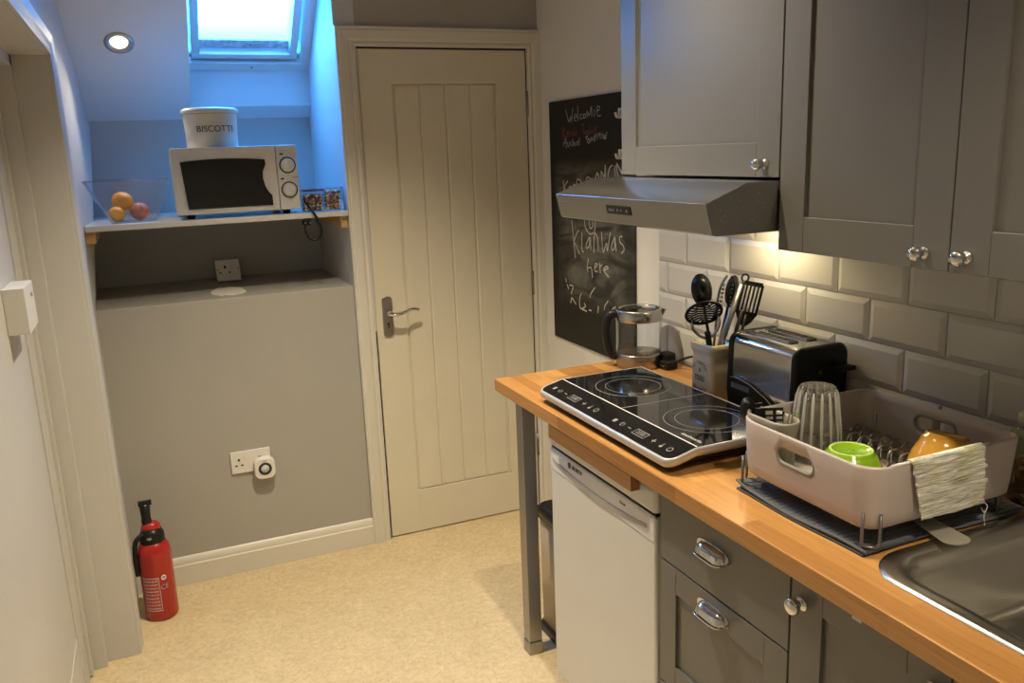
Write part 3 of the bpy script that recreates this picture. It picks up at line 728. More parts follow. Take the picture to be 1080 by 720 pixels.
# ================================================================== CHALKBOARD
cb = thing('chalkboard', (R-.0005, 3.13, .813), 'tall black chalkboard with chalk writing on the wall between door and tiles', 'chalkboard')
MB().box(R-.009, R-.0005, 2.486, 3.13, .813, 1.768).build('board', board_mat(), cb, bevel=.001)
CH_W = [[(2.982,1.731),(2.959,1.686),(2.943,1.704),(2.937,1.685),(2.923,1.733)],[(2.912,1.699),(2.89,1.701),(2.896,1.71),(2.912,1.707),(2.911,1.689),(2.897,1.687)],[(2.884,1.737),(2.882,1.687)],[(2.849,1.708),(2.864,1.706),(2.865,1.694),(2.849,1.692)],[(2.836,1.707),(2.843,1.696),(2.828,1.695),(2.824,1.706),(2.836,1.707)],[(2.812,1.695),(2.81,1.716),(2.794,1.701),(2.778,1.73),(2.776,1.697)],[(2.759,1.695),(2.755,1.718)],[(2.737,1.727),(2.735,1.698),(2.709,1.696)],[(2.738,1.713),(2.72,1.716)],[(2.737,1.727),(2.72,1.728),(2.717,1.719)],[(3.01,1.595),(2.988,1.627),(2.986,1.587)],[(3.006,1.607),(2.979,1.608)],[(2.972,1.609),(2.971,1.594),(2.959,1.595),(2.955,1.612)],[(2.939,1.611),(2.948,1.603),(2.936,1.595)],[(2.928,1.62),(2.928,1.595),(2.916,1.608),(2.911,1.594)],[(2.893,1.61),(2.9,1.602),(2.891,1.598),(2.887,1.613)],[(2.874,1.624),(2.877,1.595)],[(2.827,1.623),(2.809,1.629),(2.818,1.623),(2.812,1.611)],[(2.803,1.619),(2.812,1.608),(2.804,1.602),(2.794,1.611),(2.803,1.619)],[(2.788,1.605),(2.785,1.622),(2.776,1.613),(2.767,1.622),(2.764,1.607)],[(2.755,1.635),(2.753,1.609)],[(2.761,1.624),(2.746,1.627)],[(2.737,1.634),(2.735,1.615)],[(2.729,1.631),(2.72,1.634)],[(2.714,1.633),(2.72,1.625),(2.712,1.617),(2.703,1.625),(2.714,1.633)],[(2.697,1.633),(2.689,1.613),(2.683,1.627),(2.678,1.613),(2.67,1.637)]]
CH_R = [[(3.011,1.628),(3.009,1.666),(2.993,1.657),(3.01,1.646),(2.987,1.63)],[(2.977,1.639),(2.963,1.645),(2.973,1.648),(2.977,1.633),(2.961,1.634)],[(2.956,1.656),(2.954,1.632)],[(2.941,1.65),(2.941,1.633)],[(2.927,1.649),(2.937,1.642),(2.924,1.637),(2.934,1.632)],[(2.914,1.663),(2.914,1.633),(2.898,1.648),(2.893,1.632)],[(2.853,1.668),(2.838,1.672),(2.847,1.663),(2.839,1.637)],[(2.826,1.646),(2.833,1.637),(2.818,1.637),(2.817,1.647),(2.826,1.646)],[(2.799,1.645),(2.808,1.638),(2.796,1.637),(2.795,1.664),(2.795,1.636)],[(2.778,1.648),(2.787,1.64),(2.773,1.639),(2.772,1.649),(2.769,1.639)],[(2.76,1.654),(2.754,1.644)],[(2.742,1.662),(2.755,1.632)]]
CH_K = [[(3.016,1.461),(3.012,1.408)],[(2.979,1.461),(3.007,1.436),(2.981,1.415)],[(2.97,1.428),(2.947,1.436),(2.96,1.44),(2.974,1.428),(2.961,1.416),(2.941,1.42)],[(2.937,1.432),(2.914,1.441),(2.926,1.447),(2.938,1.432),(2.924,1.423),(2.904,1.43)],[(2.902,1.418),(2.903,1.46),(2.89,1.469),(2.871,1.463),(2.874,1.451),(2.897,1.445)],[(2.828,1.443),(2.823,1.474),(2.805,1.477),(2.787,1.467),(2.797,1.45),(2.824,1.443)],[(2.766,1.456),(2.741,1.494),(2.719,1.457)],[(2.71,1.457),(2.712,1.5),(2.689,1.48),(2.683,1.522),(2.681,1.472)],[(2.632,1.522),(2.652,1.511),(2.664,1.483),(2.65,1.475)],[(2.616,1.519),(2.614,1.484)],[(2.595,1.484),(2.602,1.527),(2.563,1.493),(2.559,1.533)]]
CH_D = [[(2.847,1.333),(2.846,1.311),(2.839,1.289),(2.807,1.268),(2.775,1.275),(2.763,1.298),(2.764,1.338)],[(2.81,1.331),(2.806,1.295),(2.793,1.289),(2.781,1.301),(2.782,1.332)],[(2.951,1.309),(2.943,1.263),(2.927,1.166)],[(2.898,1.275),(2.934,1.231),(2.925,1.218),(2.892,1.184)],[(2.869,1.266),(2.87,1.2),(2.857,1.196)],[(2.808,1.255),(2.832,1.23),(2.835,1.212),(2.814,1.218),(2.803,1.251),(2.8,1.208)],[(2.777,1.199),(2.77,1.269),(2.748,1.259),(2.741,1.211)],[(2.716,1.279),(2.705,1.208),(2.68,1.243),(2.674,1.215),(2.651,1.284)],[(2.622,1.269),(2.644,1.237),(2.64,1.221),(2.623,1.231),(2.62,1.269),(2.611,1.221)],[(2.569,1.275),(2.585,1.272),(2.585,1.255),(2.563,1.244),(2.557,1.228),(2.574,1.216)],[(2.82,1.172),(2.831,1.135),(2.827,1.121)],[(2.826,1.135),(2.798,1.138),(2.79,1.103)],[(2.77,1.141),(2.751,1.155),(2.765,1.158),(2.772,1.132),(2.752,1.13)],[(2.733,1.163),(2.729,1.128)],[(2.729,1.15),(2.715,1.161)],[(2.698,1.14),(2.671,1.152),(2.684,1.157),(2.702,1.14),(2.668,1.12)],[(3.014,1.071),(3.009,1.057)],[(3.004,1.048),(2.991,1.032)],[(2.983,1.048),(2.952,1.047),(2.969,1.016)],[(2.965,1.0),(2.976,0.978)],[(2.96,0.998),(2.93,0.978)],[(2.883,1.028),(2.899,1.0),(2.892,0.967),(2.851,0.981),(2.86,0.991)],[(2.892,0.967),(2.842,0.963)],[(2.772,1.066),(2.806,1.036),(2.811,1.022)],[(2.822,0.971),(2.803,0.972)],[(2.747,0.997),(2.752,0.973)],[(2.674,1.028),(2.697,1.007),(2.702,0.992)],[(2.619,1.014),(2.64,1.004),(2.647,0.994)]]

def strokes(name, L, m, w):
    b = MB(); rnd = random.Random(len(L))
    for st in L:
        P = [(R-.0091, y, z) for y,z in st]
        if len(P) > 2: P = catmull(P, 4)
        b.ribbon(P, w*rnd.uniform(.8,1.2), .0005, (-1,0,0))
    b.build(name, m, cb)
for L_, m_, w_ in ((CH_W[:10],CHALKW,.0042),(CH_W[10:17],CHALKW,.0042),(CH_W[17:],CHALKW,.0042),(CH_R[:6],CHALKR,.0048),(CH_R[6:],CHALKR,.0048),
                   (CH_K[:5],CHALKB,.0056),(CH_K[5:],CHALKB,.0056),(CH_D[:2],CHALKB,.0046),(CH_D[2:7],CHALKB,.0046),(CH_D[7:10],CHALKB,.0046),(CH_D[10:16],CHALKB,.0046),(CH_D[16:21],CHALKB,.0046),(CH_D[21:23],CHALKB,.0046),(CH_D[23:],CHALKB,.0046)):
    strokes('chalk_writing', L_, m_, w_)
for z, l in ((1.700,'upper of two small white plastic hooks on the chalkboard beside the cabinet'), (1.562,'lower of two small white plastic hooks on the chalkboard beside the cabinet')):
    t = thing('hook', (R-.009, 2.56, z), l, 'hook', 'white hooks on the chalkboard')
    MB().box(R-.012, R-.0091, 2.551, 2.587, z-.020, z+.014).build('pad', WPLAS, t, bevel=.001)
    MB().tube(catmull([(R-.012,2.569,z+.004),(R-.018,2.569,z-.012),(R-.028,2.569,z-.014),(R-.032,2.569,z)],4), .0045, 8).build('hook_arm', WPLAS, t)

# ================================================================== WORKTOP
XF = .940
wt = MB().box(XF, R-.0125, .38, 2.357, WT-.038, WT).build('worktop', OAK)
# opening for the sink
SKX, SKY, SKW, SKH = 1.262, .657, .490, .60       # centre and size of the sink rim in plan
cut = MB(); cut.loft([rrect(SKX,SKY,SKW-.03,SKH-.03,.07,WT-.06,8), rrect(SKX,SKY,SKW-.03,SKH-.03,.07,WT+.02,8)])
bake_cut(wt, [cut.build('cutter', OAK)])
bv = wt.modifiers.new('bevel','BEVEL'); bv.width = .002; bv.segments = 2; bv.limit_method = 'ANGLE'
tag(wt, 'oiled oak block worktop running along the tiled wall', 'worktop')
# scallop of the worktop batten
bt = MB().box(.9415, .966, 1.548, 1.978, .8125, WT-.0385).build('worktop_batten', OAK2, bevel=.0015)
tag(bt, 'brown wooden batten under the worktop edge in front of the fridge top', 'batten')

# square post leg
lg = thing('support_post', (.985, 2.226, 0), 'brushed steel square post leg holding up the far end of the worktop', 'post')
MB().box(.961,1.006,2.202,2.247,.045,WT-.0395).build('post', STEEL_Z, lg, bevel=.003)
MB().box(.9595,1.0075,2.2005,2.2485,0.0005,.043).build('foot', STEEL_Z, lg, bevel=.003)

# ================================================================== FRIDGE
fr = thing('fridge', (1.24, 1.75, 0), 'white under-counter fridge with BOSCH badge below the worktop', 'fridge')
fx0, fy0, fy1 = .966, 1.487, 2.030
MB().box(fx0+.050,1.50,fy0+.004,fy1-.004,.03,.83).build('cabinet', WENAM, fr, bevel=.006)
MB().box(fx0,fx0+.30,fy0,fy1,.772,.835).build('top_cap', WENAM, fr, bevel=.012, seg=4)
b = MB(); b.box(fx0+.004,fx0+.048,fy0+.002,fy1-.002,.055,.706); fd = b.build('door', WENAM, fr, bevel=.006, seg=3)
MB().box(fx0+.008,fx0+.04,fy0+.006,fy1-.006,.764,.7725).build('gap_shade', BRUB, fr)  # dark strip fills the gap below the cap, standing in for its shade
MB().box(fx0+.002,fx0+.047,fy0+.002,fy1-.002,.700,.7655).build('handle_strip', mat('bright_white_plastic',(.66,.67,.70),.25), fd, bevel=.006, seg=3)
# curved grip recess
P = []
for i in range(17): t = i/16; P.append((fy0+.035+(fy1-fy0-.06)*t, .704+.028*(2*t-1)**2*.9))
for i in range(16,-1,-1): t = i/16; P.append((fy0+.035+(fy1-fy0-.06)*t, .722+.022*(2*t-1)**2*.75))
b = MB(); b.prism(P, 'x', fx0+.0005, fx0+.003); b.build('grip', mat('grey_grip',(.36,.345,.33),.5), fd)
text('lettering', 'BOSCH', .0165, (fx0+.0012,1.862,.7495), (0,-1,0), (0,0,1), INK, fd, thick=.0008)
b = MB().lathe([(.0085,0),(.0085,-.0006),(.0068,-.0006),(.0068,0)], (fx0+.0014,1.906,.750), 'x', 24, caps=False)
b.box(fx0+.0006,fx0+.0014,1.9025,1.9040,.744,.756); b.box(fx0+.0006,fx0+.0014,1.9080,1.9095,.744,.756); b.box(fx0+.0006,fx0+.0014,1.9025,1.9095,.7492,.7508)
b.build('emblem', INK, fd)
text('print', 'Exxcel', .010, (fx0+.0012,1.628,.748), (0,-1,0), (0,0,1), MUTED, fd, thick=.0008)

# pedal bin
bn = thing('pedal_bin', (1.20,2.15,0), 'slim brushed metal bin with black lid and base, between the post leg and fridge', 'bin')
bcx, bcy, bw, bh = 1.180, 2.208, .235, .27
MB().loft([rrect(bcx,bcy,bw-.012,bh-.012,.020,.03), rrect(bcx,bcy,bw-.008,bh-.008,.020,.415)]).build('body', mat('bronze_steel',(.42,.34,.23),.40,.25,var=.03), bn)
MB().loft([rrect(bcx,bcy,bw+.004,bh+.004,.022,.0005), rrect(bcx,bcy,bw+.004,bh+.004,.022,.028), rrect(bcx,bcy,bw-.008,bh-.008,.020,.036)]).build('base', BPLAS, bn)
MB().loft([rrect(bcx,bcy,bw+.006,bh+.006,.022,.412), rrect(bcx,bcy,bw+.008,bh+.008,.024,.445), rrect(bcx,bcy,bw-.02,bh-.02,.020,.457)]).build('lid', BPLAS, bn)

# ================================================================== BASE UNITS
def shaker(b, x, y0, y1, z0, z1, fw=.065, th=.019, top=None):
    """front whose face is at x, frame proud of the panel"""
    top = top or fw
    b.box(x+.007, x+th, y0, y1, z0, z1)
    b.box(x, x+.0085, y0, y0+fw, z0, z1); b.box(x, x+.0085, y1-fw, y1, z0, z1)
    b.box(x, x+.0085, y0+fw+.0004, y1-fw-.0004, z0, z0+fw); b.box(x, x+.0085, y0+fw+.0004, y1-fw-.0004, z1-top, z1)
def cup_handle(parent, x, y, z):
    """hooded cup pull on an oval backplate"""
    o = empty('cup_handle', (0,0,0)); bpy.data.objects.remove(o)
    b = MB()
    # backplate
    out = []
    for i in range(28):
        a = 2*PI*i/28; out.append((y+.052*(abs(math.cos(a))**.75)*math.copysign(1,math.cos(a)), z+.0165*(abs(math.sin(a))**.6)*math.copysign(1,math.sin(a))))
    b.prism(out, 'x', x-.003, x)
    # hood: quarter-dome, open underneath
    n, m = 20, 8; V = []; F = []
    for sh, rr in ((0,1.0),(1,.86)):
        for j in range(m+1):
            ph = (PI*.5)*j/m                    # 0 at the lower lip, 90 at the top against the plate
            for i in range(n+1):
                u = -1+2*i/n; e = math.sqrt(max(0,1-abs(u)**6))
                V.append((x-.001-.024*rr*e*math.cos(ph*.98), y+.043*u*(1 if sh == 0 else .97), z-.011+.0245*rr*(e**.5)*math.sin(ph)))
    W_ = n+1; K = (m+1)*W_
    for s_ in (0,1):
        for j in range(m):
            for i in range(n):
                q = (s_*K+j*W_+i, s_*K+j*W_+i+1, s_*K+(j+1)*W_+i+1, s_*K+(j+1)*W_+i); F.append(q if s_ == 0 else q[::-1])
    for i in range(n): F.append((i, K+i, K+i+1, i+1))
    b.add(V, F, True)
    b.tube([(x-.002-.0245*math.sqrt(max(0,1-abs(-1+2*i/16)**6)), y+.0435*(-1+2*i/16), z-.0115) for i in range(17)], .0021, 8)
    return b.build('cup_handle', CHROME, parent)
def knob(parent, x, y, z, r=.0155, m=None):
    b = MB().lathe([(r*.92,0),(r*.92,-.002),(.009,-.004),(.0065,-.006),(.0060,-.008),(.009,-.011),(r*.85,-.014),(r*1.04,-.020),(r,-.025),(r*.8,-.029),(r*.4,-.031),(.0008,-.0315)], (x,y,z), 'x', 32)
    return b.build('knob', m or CHROME, parent)
X = .975
du = thing('drawer_cabinet', (1.25,1.27,0), 'taupe drawer cabinet with chrome cup handles to the right of the fridge', 'cabinet')
dy0, dy1 = 1.0605, 1.479
b = MB(); b.box(X+.0195, R-.02, dy0, dy1, .12, WT-.0395); b.box(X+.06, R-.03, dy0, dy1, .001, .12); b.build('carcass', CARC, du)
d1 = MB().box(X, X+.019, dy0+.0015, dy1-.0015, .678, WT-.042).build('drawer', CAB, du, bevel=.0012)
cup_handle(d1, X, 1.283, .775)
b = MB(); shaker(b, X, dy0+.0015, dy1-.0015, .368, .674, .062); d2 = b.build('drawer', CAB, du, bevel=.001); cup_handle(d2, X, 1.280, .640)
b = MB(); shaker(b, X, dy0+.0015, dy1-.0015, .125, .364, .062); d3 = b.build('drawer', CAB, du, bevel=.001); cup_handle(d3, X, 1.280, .33)
sk = thing('sink_cabinet', (1.25,.73,0), 'taupe shaker cabinet under the sink with a round chrome knob', 'cabinet')
b = MB(); t0, t1 = X+.0195, R-.02
b.box(t0, t1, .40, .418, .12, WT-.0395); b.box(t0, t1, dy0-.020, dy0-.0015, .12, WT-.0395); b.box(t0, t1, .418, dy0-.020, .12, .138); b.box(t1-.012, t1, .418, dy0-.02, .138, WT-.0395)
b.box(t0, t0+.018, .418, dy0-.02, WT-.08, WT-.0395); b.box(X+.06, t1, .40, dy0-.0015, .001, .12)
b.build('carcass', CARC, sk)
b = MB(); shaker(b, X, .732, dy0-.003, .125, WT-.042, .075, top=.062); e1 = b.build('door', CAB, sk, bevel=.001); knob(e1, X, 1.032, .789)
b = MB(); shaker(b, X, .40, .729, .125, WT-.042, .075, top=.062); e2 = b.build('door', CAB, sk, bevel=.001); knob(e2, X, .76, .789)
MB().box(X-.006, X+.001, .893, .913, .826, .839).build('bumper', PALEP, sk, bevel=.001)

# ================================================================== WALL UNITS AND HOOD
KX = 1.18
def wall_unit(y0, y1, z0, doors, lab, knobs, group=None):
    t = thing('wall_cabinet', (1.36,(y0+y1)/2,z0), lab, 'cabinet', group)
    MB().box(KX+.0205, R-.0125, y0, y1, z0+.001, 2.20).build('carcass', CAB, t, bevel=.001)
    for (a, c), ky in zip(doors, knobs):
        b = MB(); shaker(b, KX, a+.0015, c-.0015, z0, 2.20, .070, .0195, top=.07); dd = b.build('door', CAB, t, bevel=.0011)
        if ky is not None: knob(dd, KX, ky, z0+.027, .0122)
    return t
wall_unit(1.362, 1.977, 1.512, [(1.362,1.977)], 'short taupe wall cabinet directly above the steel extractor hood', [1.407])
wall_unit(.552, 1.3605, 1.3665, [(.957,1.3605),(.552,.957)], 'tall taupe double wall cabinet with two chrome knobs above the dish rack', [1.005, .925])

hd = thing('extractor_hood', (1.25,1.69,1.40), 'slim brushed steel extractor hood under the short wall cabinet', 'extractor hood')
hy0, hy1 = 1.3625, 2.015
P = [(1.000,1.469),(1.016,1.409),(1.030,1.404),(R-.013,1.404),(R-.013,1.506),(1.102,1.506)]
b = MB()
# the canopy: front lip overhangs, ends cut back a little towards the wall
V = []
for (x,z) in P: V.append((x,hy0,z))
for (x,z) in P: V.append((x,hy1-(.0 if x < 1.02 else .012),z))
n = len(P); b.add(V, [tuple(range(n))[::-1], tuple(range(n,2*n))]+[(i,(i+1)%n,n+(i+1)%n,n+i) for i in range(n)])
hb = b.build('canopy', STEEL_Y, hd, bevel=.0015)
# control strip let into the sloping front face
fn = Vector((-(1.469-1.409),0,-(.016))).normalized(); fa = Vector((1.000,0,1.469)); fb = Vector((1.016,0,1.409))
def front(y, t): p = fa+(fb-fa)*t; return Vector((p.x,y,p.z))
def plate(b, y0, y1, t0, t1, th):
    q = [front(y0,t0),front(y1,t0),front(y1,t1),front(y0,t1)]
    b.add([v+fn*.0002 for v in q]+[v+fn*th for v in q], [(0,1,2,3),(7,6,5,4),(0,4,5,1),(1,5,6,2),(2,6,7,3),(3,7,4,0)])
b = MB(); plate(b, 1.648, 1.756, .30, .62, .0015); cp = b.build('control_strip', BGLOSS, hb)
for y_ in (1.742,1.733,1.724,1.705,1.690,1.665):
    b = MB(); plate(b, y_-.0022, y_+.0022, .42, .52, .0022); b.build('button', MUTED, cp)
# grease filter and lamp on the underside
b = MB(); b.box(1.06,1.50,hy0+.05,hy1-.06,1.4005,1.4038)
b.build('filter', STEEL, hd)
ul = MB().lathe([(.030,0),(.030,-.004),(.024,-.005),(.001,-.005)], (1.43,1.74,1.4003), 'z', 24).build('lamp', emit('hood_lamp',(1,.84,.5),9), hd)
l = bpy.data.lights.new('hood_lamp','SPOT'); l.energy = 4.2; l.color = (1,.80,.44); l.spot_size = math.radians(172); l.spot_blend = .5; l.shadow_soft_size = .022
o = bpy.data.objects.new('hood_lamp', l); C.objects.link(o); o.parent = hd; o.location = Vector((1.43,1.74,1.385))-hd.location

# ================================================================== HOB
hb = thing('induction_hob', (1.12,1.74,WT), 'portable black glass double induction hob with silver rim on the worktop', 'hob')
HX0,HX1,HY0,HY1 = .955,1.300,1.418,2.072; HT = .945; HF = 1.032
def slope(o):
    """the control strip at the front falls away from the glass"""
    for v in o.data.vertices:
        x = v.co.x+hb.location.x
        if x < HF: v.co.z -= .019*(HF-x)/(HF-HX0)
    return o
def outline(x0, x1, y0, y1, r_, z, mid=True):
    out = [(x1,y1,z)]
    if mid: out.append((HF,y1,z))
    for cx_, cy_, a0 in ((x0+r_,y1-r_,90),(x0+r_,y0+r_,180)):
        for k in range(7): a = math.radians(a0+90*k/6); out.append((cx_+r_*math.cos(a), cy_+r_*math.sin(a), z))
    if mid: out.append((HF,y0,z))
    out.append((x1,y0,z)); return out
oc = lambda z,ins: outline(HX0+ins,HX1-ins,HY0+ins,HY1-ins,.028-ins*.6,z)
slope(MB().loft([oc(HT-.022,.006),oc(HT-.016,.001),oc(HT-.004,0),oc(HT-.0005,.0015),oc(HT,.004),oc(HT-.0012,.007),oc(HT-.0035,.007)], False, False).build('rim', mat('silver_plastic',(.52,.51,.49),.30,.45,var=.01), hb))
slope(MB().loft([outline(HX0+.0068,HF,HY0+.0068,HY1-.0068,.022,HT-.0030,False),outline(HX0+.0074,HF,HY0+.0074,HY1-.0074,.022,HT-.0006,False)]).build('control_glass', BGLOSS, hb))
MB().box(HF,HX1-.0068,HY0+.0068,HY1-.0068,HT-.003,HT-.0006).build('glass_top', BGLOSS, hb)
b = MB(); b.loft([rrect((HX0+HX1)/2+.012,(HY0+HY1)/2,.285,.58,.02,WT+.006), rrect((HX0+HX1)/2+.006,(HY0+HY1)/2,.31,.62,.03,HT-.036), rrect((HX0+HX1)/2+.006,(HY0+HY1)/2,.31,.62,.03,HT-.0225)])
for sx in (1.02,1.24):
    for sy in (1.48,1.99): b.lathe([(.014,.0003),(.016,.009)], (sx,sy,WT), 'z', 14)
b.build('base', BPLAS, hb)
b = MB(); zT = HT-.0005
b.box(1.0325,1.0360,HY0+.008,HY1-.008,zT,zT+.0004); b.build('control_line', PALEP, hb)
b = MB(); b.box(1.0360,HX1-.008,1.7445,1.7475,zT,zT+.0004); b.build('divider_line', MUTED, hb)
for yc in (1.905,1.572):
    for ri in (.103,.076):
        MB().lathe([(ri,.0),(ri,.0004),(ri-.0016,.0004),(ri-.0016,.0)], (1.168,yc,zT), 'z', 64, caps=False).build('cooking_zone_ring', mat('ring_print',(.20,.20,.20),.4), hb)
def hmarks(y0_):
    z0, z1 = zT, zT+.0004; x = .990
    def mk(b): slope(b.build('touch_mark', MUTED, hb))
    mk(MB().box(x-.006,x+.006,y0_-.006,y0_+.006,z0,z1))
    mk(MB().lathe([(.007,0),(.007,.0004),(.0055,.0004),(.0055,0)], (x,y0_-.034,z0), 'z', 20, caps=False))
    mk(MB().box(x-.001,x+.001,y0_-.074,y0_-.060,z0,z1))
    mk(MB().loft([[(x-.0105,y0_-.090,z0),(x+.0105,y0_-.090,z0),(x+.0105,y0_-.140,z0),(x-.0105,y0_-.140,z0)],[(x-.0105,y0_-.090,z1),(x+.0105,y0_-.090,z1),(x+.0105,y0_-.140,z1),(x-.0105,y0_-.140,z1)],
                 [(x-.0088,y0_-.0917,z1),(x+.0088,y0_-.0917,z1),(x+.0088,y0_-.1383,z1),(x-.0088,y0_-.1383,z1)],[(x-.0088,y0_-.0917,z0),(x+.0088,y0_-.0917,z0),(x+.0088,y0_-.1383,z0),(x-.0088,y0_-.1383,z0)]], False, False, False))
    mk(MB().prism([(x-.007,y0_-.170),(x-.001,y0_-.170),(x-.001,y0_-.164),(x+.001,y0_-.164),(x+.001,y0_-.170),(x+.007,y0_-.170),(x+.007,y0_-.172),(x+.001,y0_-.172),(x+.001,y0_-.178),(x-.001,y0_-.178),(x-.001,y0_-.172),(x-.007,y0_-.172)],'z',z0,z1))
    mk(MB().prism([(x-.008,y0_-.201),(x-.001,y0_-.200),(x-.001,y0_-.204),(x+.009,y0_-.204),(x+.009,y0_-.206),(x-.001,y0_-.206),(x-.001,y0_-.209),(x-.008,y0_-.209)],'z',z0,z1))
    mk(MB().lathe([(.008,0),(.008,.0004),(.0062,.0004),(.0062,0)], (x,y0_-.235,z0), 'z', 20, caps=False))
    slope(text('display_digits', '0000', .016, (x,y0_-.115,z0), (0,-1,0), (1,0,0), MUTED, hb, thick=.0004))
hmarks(2.027); hmarks(1.698)
text('lettering', 'cookworks', .016, (1.058,1.478,zT), (0,-1,0), (1,0,0), PALEP, hb, thick=.0004)

# ================================================================== KETTLE
kc = (1.410,2.262,WT)
kt = thing('glass_kettle', kc, 'clear glass kettle with steel lid band and base at the far end of the worktop', 'kettle')
MB().lathe([(.072,.0005),(.074,.004),(.074,.044),(.072,.047),(.001,.047)], kc, 'z', 48).build('base', mat('warm_brushed_steel',(.40,.35,.30),.30,1.0,var=.05), kt)
MB().lathe([(.0725,.046),(.0735,.06),(.0735,.150),(.0725,.156),(.0700,.156),(.0710,.150),(.0710,.06),(.0700,.046)], kc, 'z', 48, caps=False).build('glass_body', BOWLG, kt)
b = MB().lathe([(.0745,.152),(.0755,.156),(.0755,.186),(.073,.189),(.066,.189),(.064,.186),(.064,.156)], kc, 'z', 48, caps=False)
b.add([(kc[0]+.060,kc[1]-.052,kc[2]+.188),(kc[0]+.066,kc[1]-.056,kc[2]+.187),(kc[0]+.066,kc[1]-.030,kc[2]+.188),(kc[0]+.058,kc[1]-.045,kc[2]+.160)], [(0,1,2),(0,3,1),(1,3,2),(0,2,3)])
b.build('steel_band', STEEL, kt)
MB().lathe([(.066,.180),(.066,.186),(.050,.190),(.012,.191),(.010,.196),(.001,.197)], kc, 'z', 40).build('lid', clear_glass('smoky_lid',(.55,.55,.52)), kt)
hdv = Vector((-.93,.37,0)).normalized()
kp = [Vector(kc)+hdv*r_+Vector((0,0,z)) for r_,z in ((.072,.172),(.088,.172),(.102,.150),(.105,.11),(.099,.066),(.088,.040),(.073,.034))]
MB().tube(catmull(kp,6), [.0115]*37, 12, flat=1.2).build('handle', BPLAS, kt)
# plug and flex behind it
pg = thing('mains_plug', (1.465,2.175,WT), 'black mains plugs and flex on the worktop beside the kettle', 'plug')
b = MB(); b.box(1.442,1.486,2.150,2.196,WT+.001,WT+.030); b.box(1.455,1.492,2.170,2.215,WT+.0005,WT+.050); b.build('body', BPLAS, pg, bevel=.007)
b = MB()
for d_ in (0,.015): b.box(1.434,1.443,2.160+d_,2.164+d_,WT+.014,WT+.018)
b.build('pins', CHROME, pg)
MB().tube(catmull([(1.482,2.16,WT+.022),(1.50,2.10,WT+.050),(1.51,2.03,WT+.052),(1.505,1.95,WT+.03),(1.49,1.90,WT+.005)],8), .0038, 8).build('flex', BRUB, pg)

# ================================================================== UTENSIL JAR
jx, jy, jw, jwy, jh = 1.375, 1.824, .085, .094, .169
jt = thing('utensil_pot', (jx,jy,WT), 'square cream ceramic pot of cooking utensils behind the hob', 'pot')
rg = []
for z, w_ in ((.0005,jw-.008),(.006,jw),(.118,jw),(.128,jw-.002),(.136,jw-.004),(.144,jw+.002),(.150,jw+.008),(.164,jw+.008),(jh,jw+.003),(jh-.002,jw-.010),(.10,jw-.014),(.008,jw-.014)): rg.append(rrect(jx,jy,w_,w_+jwy-jw,.013,WT+z))
MB().loft(rg).build('pot_body', CERAM, jt)
fxp = jx-jw/2-.0003
text('lettering', 'TOOLS', .0225, (fxp,jy+.004,WT+.070), (0,-1,0), (0,0,1), INK, jt, thick=.0004, width=.62)
text('lettering', '&', .014, (fxp,jy+.004,WT+.093), (0,-1,0), (0,0,1), INK, jt, thick=.0004)
for k, ch in enumerate('KITCHEN'):
    a = A(150-20*k); text('lettering', ch, .0115, (fxp, jy+.004-.030*math.cos(a)*1.0, WT+.086+.028*math.sin(a)), (0,-math.sin(a),math.cos(a)*-1*-1 if False else -math.cos(a)*-1*-1), (0,-math.cos(a)*-1*-1,math.sin(a)), INK, jt, thick=.0004)
b = MB(); b.ribbon([(fxp,jy+.004+.030*math.cos(A(a)),WT+.054+.022*math.sin(A(a))) for a in range(200,345,12)], .0022, .0004, (-1,0,0)); b.ribbon([(fxp,jy+.004+.022*math.cos(A(a)),WT+.054+.015*math.sin(A(a))) for a in range(205,340,12)], .0016, .0004, (-1,0,0))
b.build('emblem', INK, jt)
# frame helper: blade built in local coords (x = width, z = length up, y = thickness) then leaned
def lean(b, base, top, roll=0):
    B = Vector(base); T = Vector(top); z = (T-B).normalized()
    fx_ = Vector((.916,-.40,0)); x = (fx_-z*fx_.dot(z)).normalized(); y = z.cross(x)
    M = Matrix((( x.x,y.x,z.x,B.x),(x.y,y.y,z.y,B.y),(x.z,y.z,z.z,B.z),(0,0,0,1)))
    return b.xf(M @ Matrix.Rotation(roll,4,'Z'))
def utensil(name, lab, cat, base, top, parts, roll=0):
    base, top = [tuple(Vector((0,0,1.5838))+(Vector(p)-Vector((0,0,1.5838)))*.974) for p in (base, top)]
    t = thing(name, base, lab, cat, 'utensils standing in the cream pot')
    Lg = (Vector(top)-Vector(base)).length
    for nm, fn_, m in parts:
        b = MB(); fn_(b, Lg); lean(b, base, top, roll); b.build(nm, m, t)
def handle_(r, upto=.72):
    def f(b, L): b.tube([(0,0,0),(0,0,L*upto*.5),(0,0,L*upto)], [r*1.2,r,r*.8], 10)
    return f
JB = WT+.012
# solid spoon
def spoon_head(w, h, dep):
    def f(b, L):
        rings = []; n = 20
        for s_, off in ((1,0),(.55,-dep*.8),(.1,-dep)):
            rings.append([(w*s_*math.cos(2*PI*i/n), off, L-h+h*s_*math.sin(2*PI*i/n)) for i in range(n)])
        for s_, off in ((.1,-dep-.0022),(.55,-dep*.8-.0022),(1.0,-.0022)):
            rings.append([(w*s_*math.cos(2*PI*i/n), off, L-h+h*s_*math.sin(2*PI*i/n)) for i in range(n)])
        b.loft(rings)
    return f
utensil('serving_spoon','solid black serving spoon, leftmost and tallest in the cream pot','spoon',(1.425,1.872,JB),(1.378,1.900,WT+.345),[('handle',handle_(.0048,.80),BPLAS),('spoon_bowl',spoon_head(.028,.046,.012),BPLAS)])
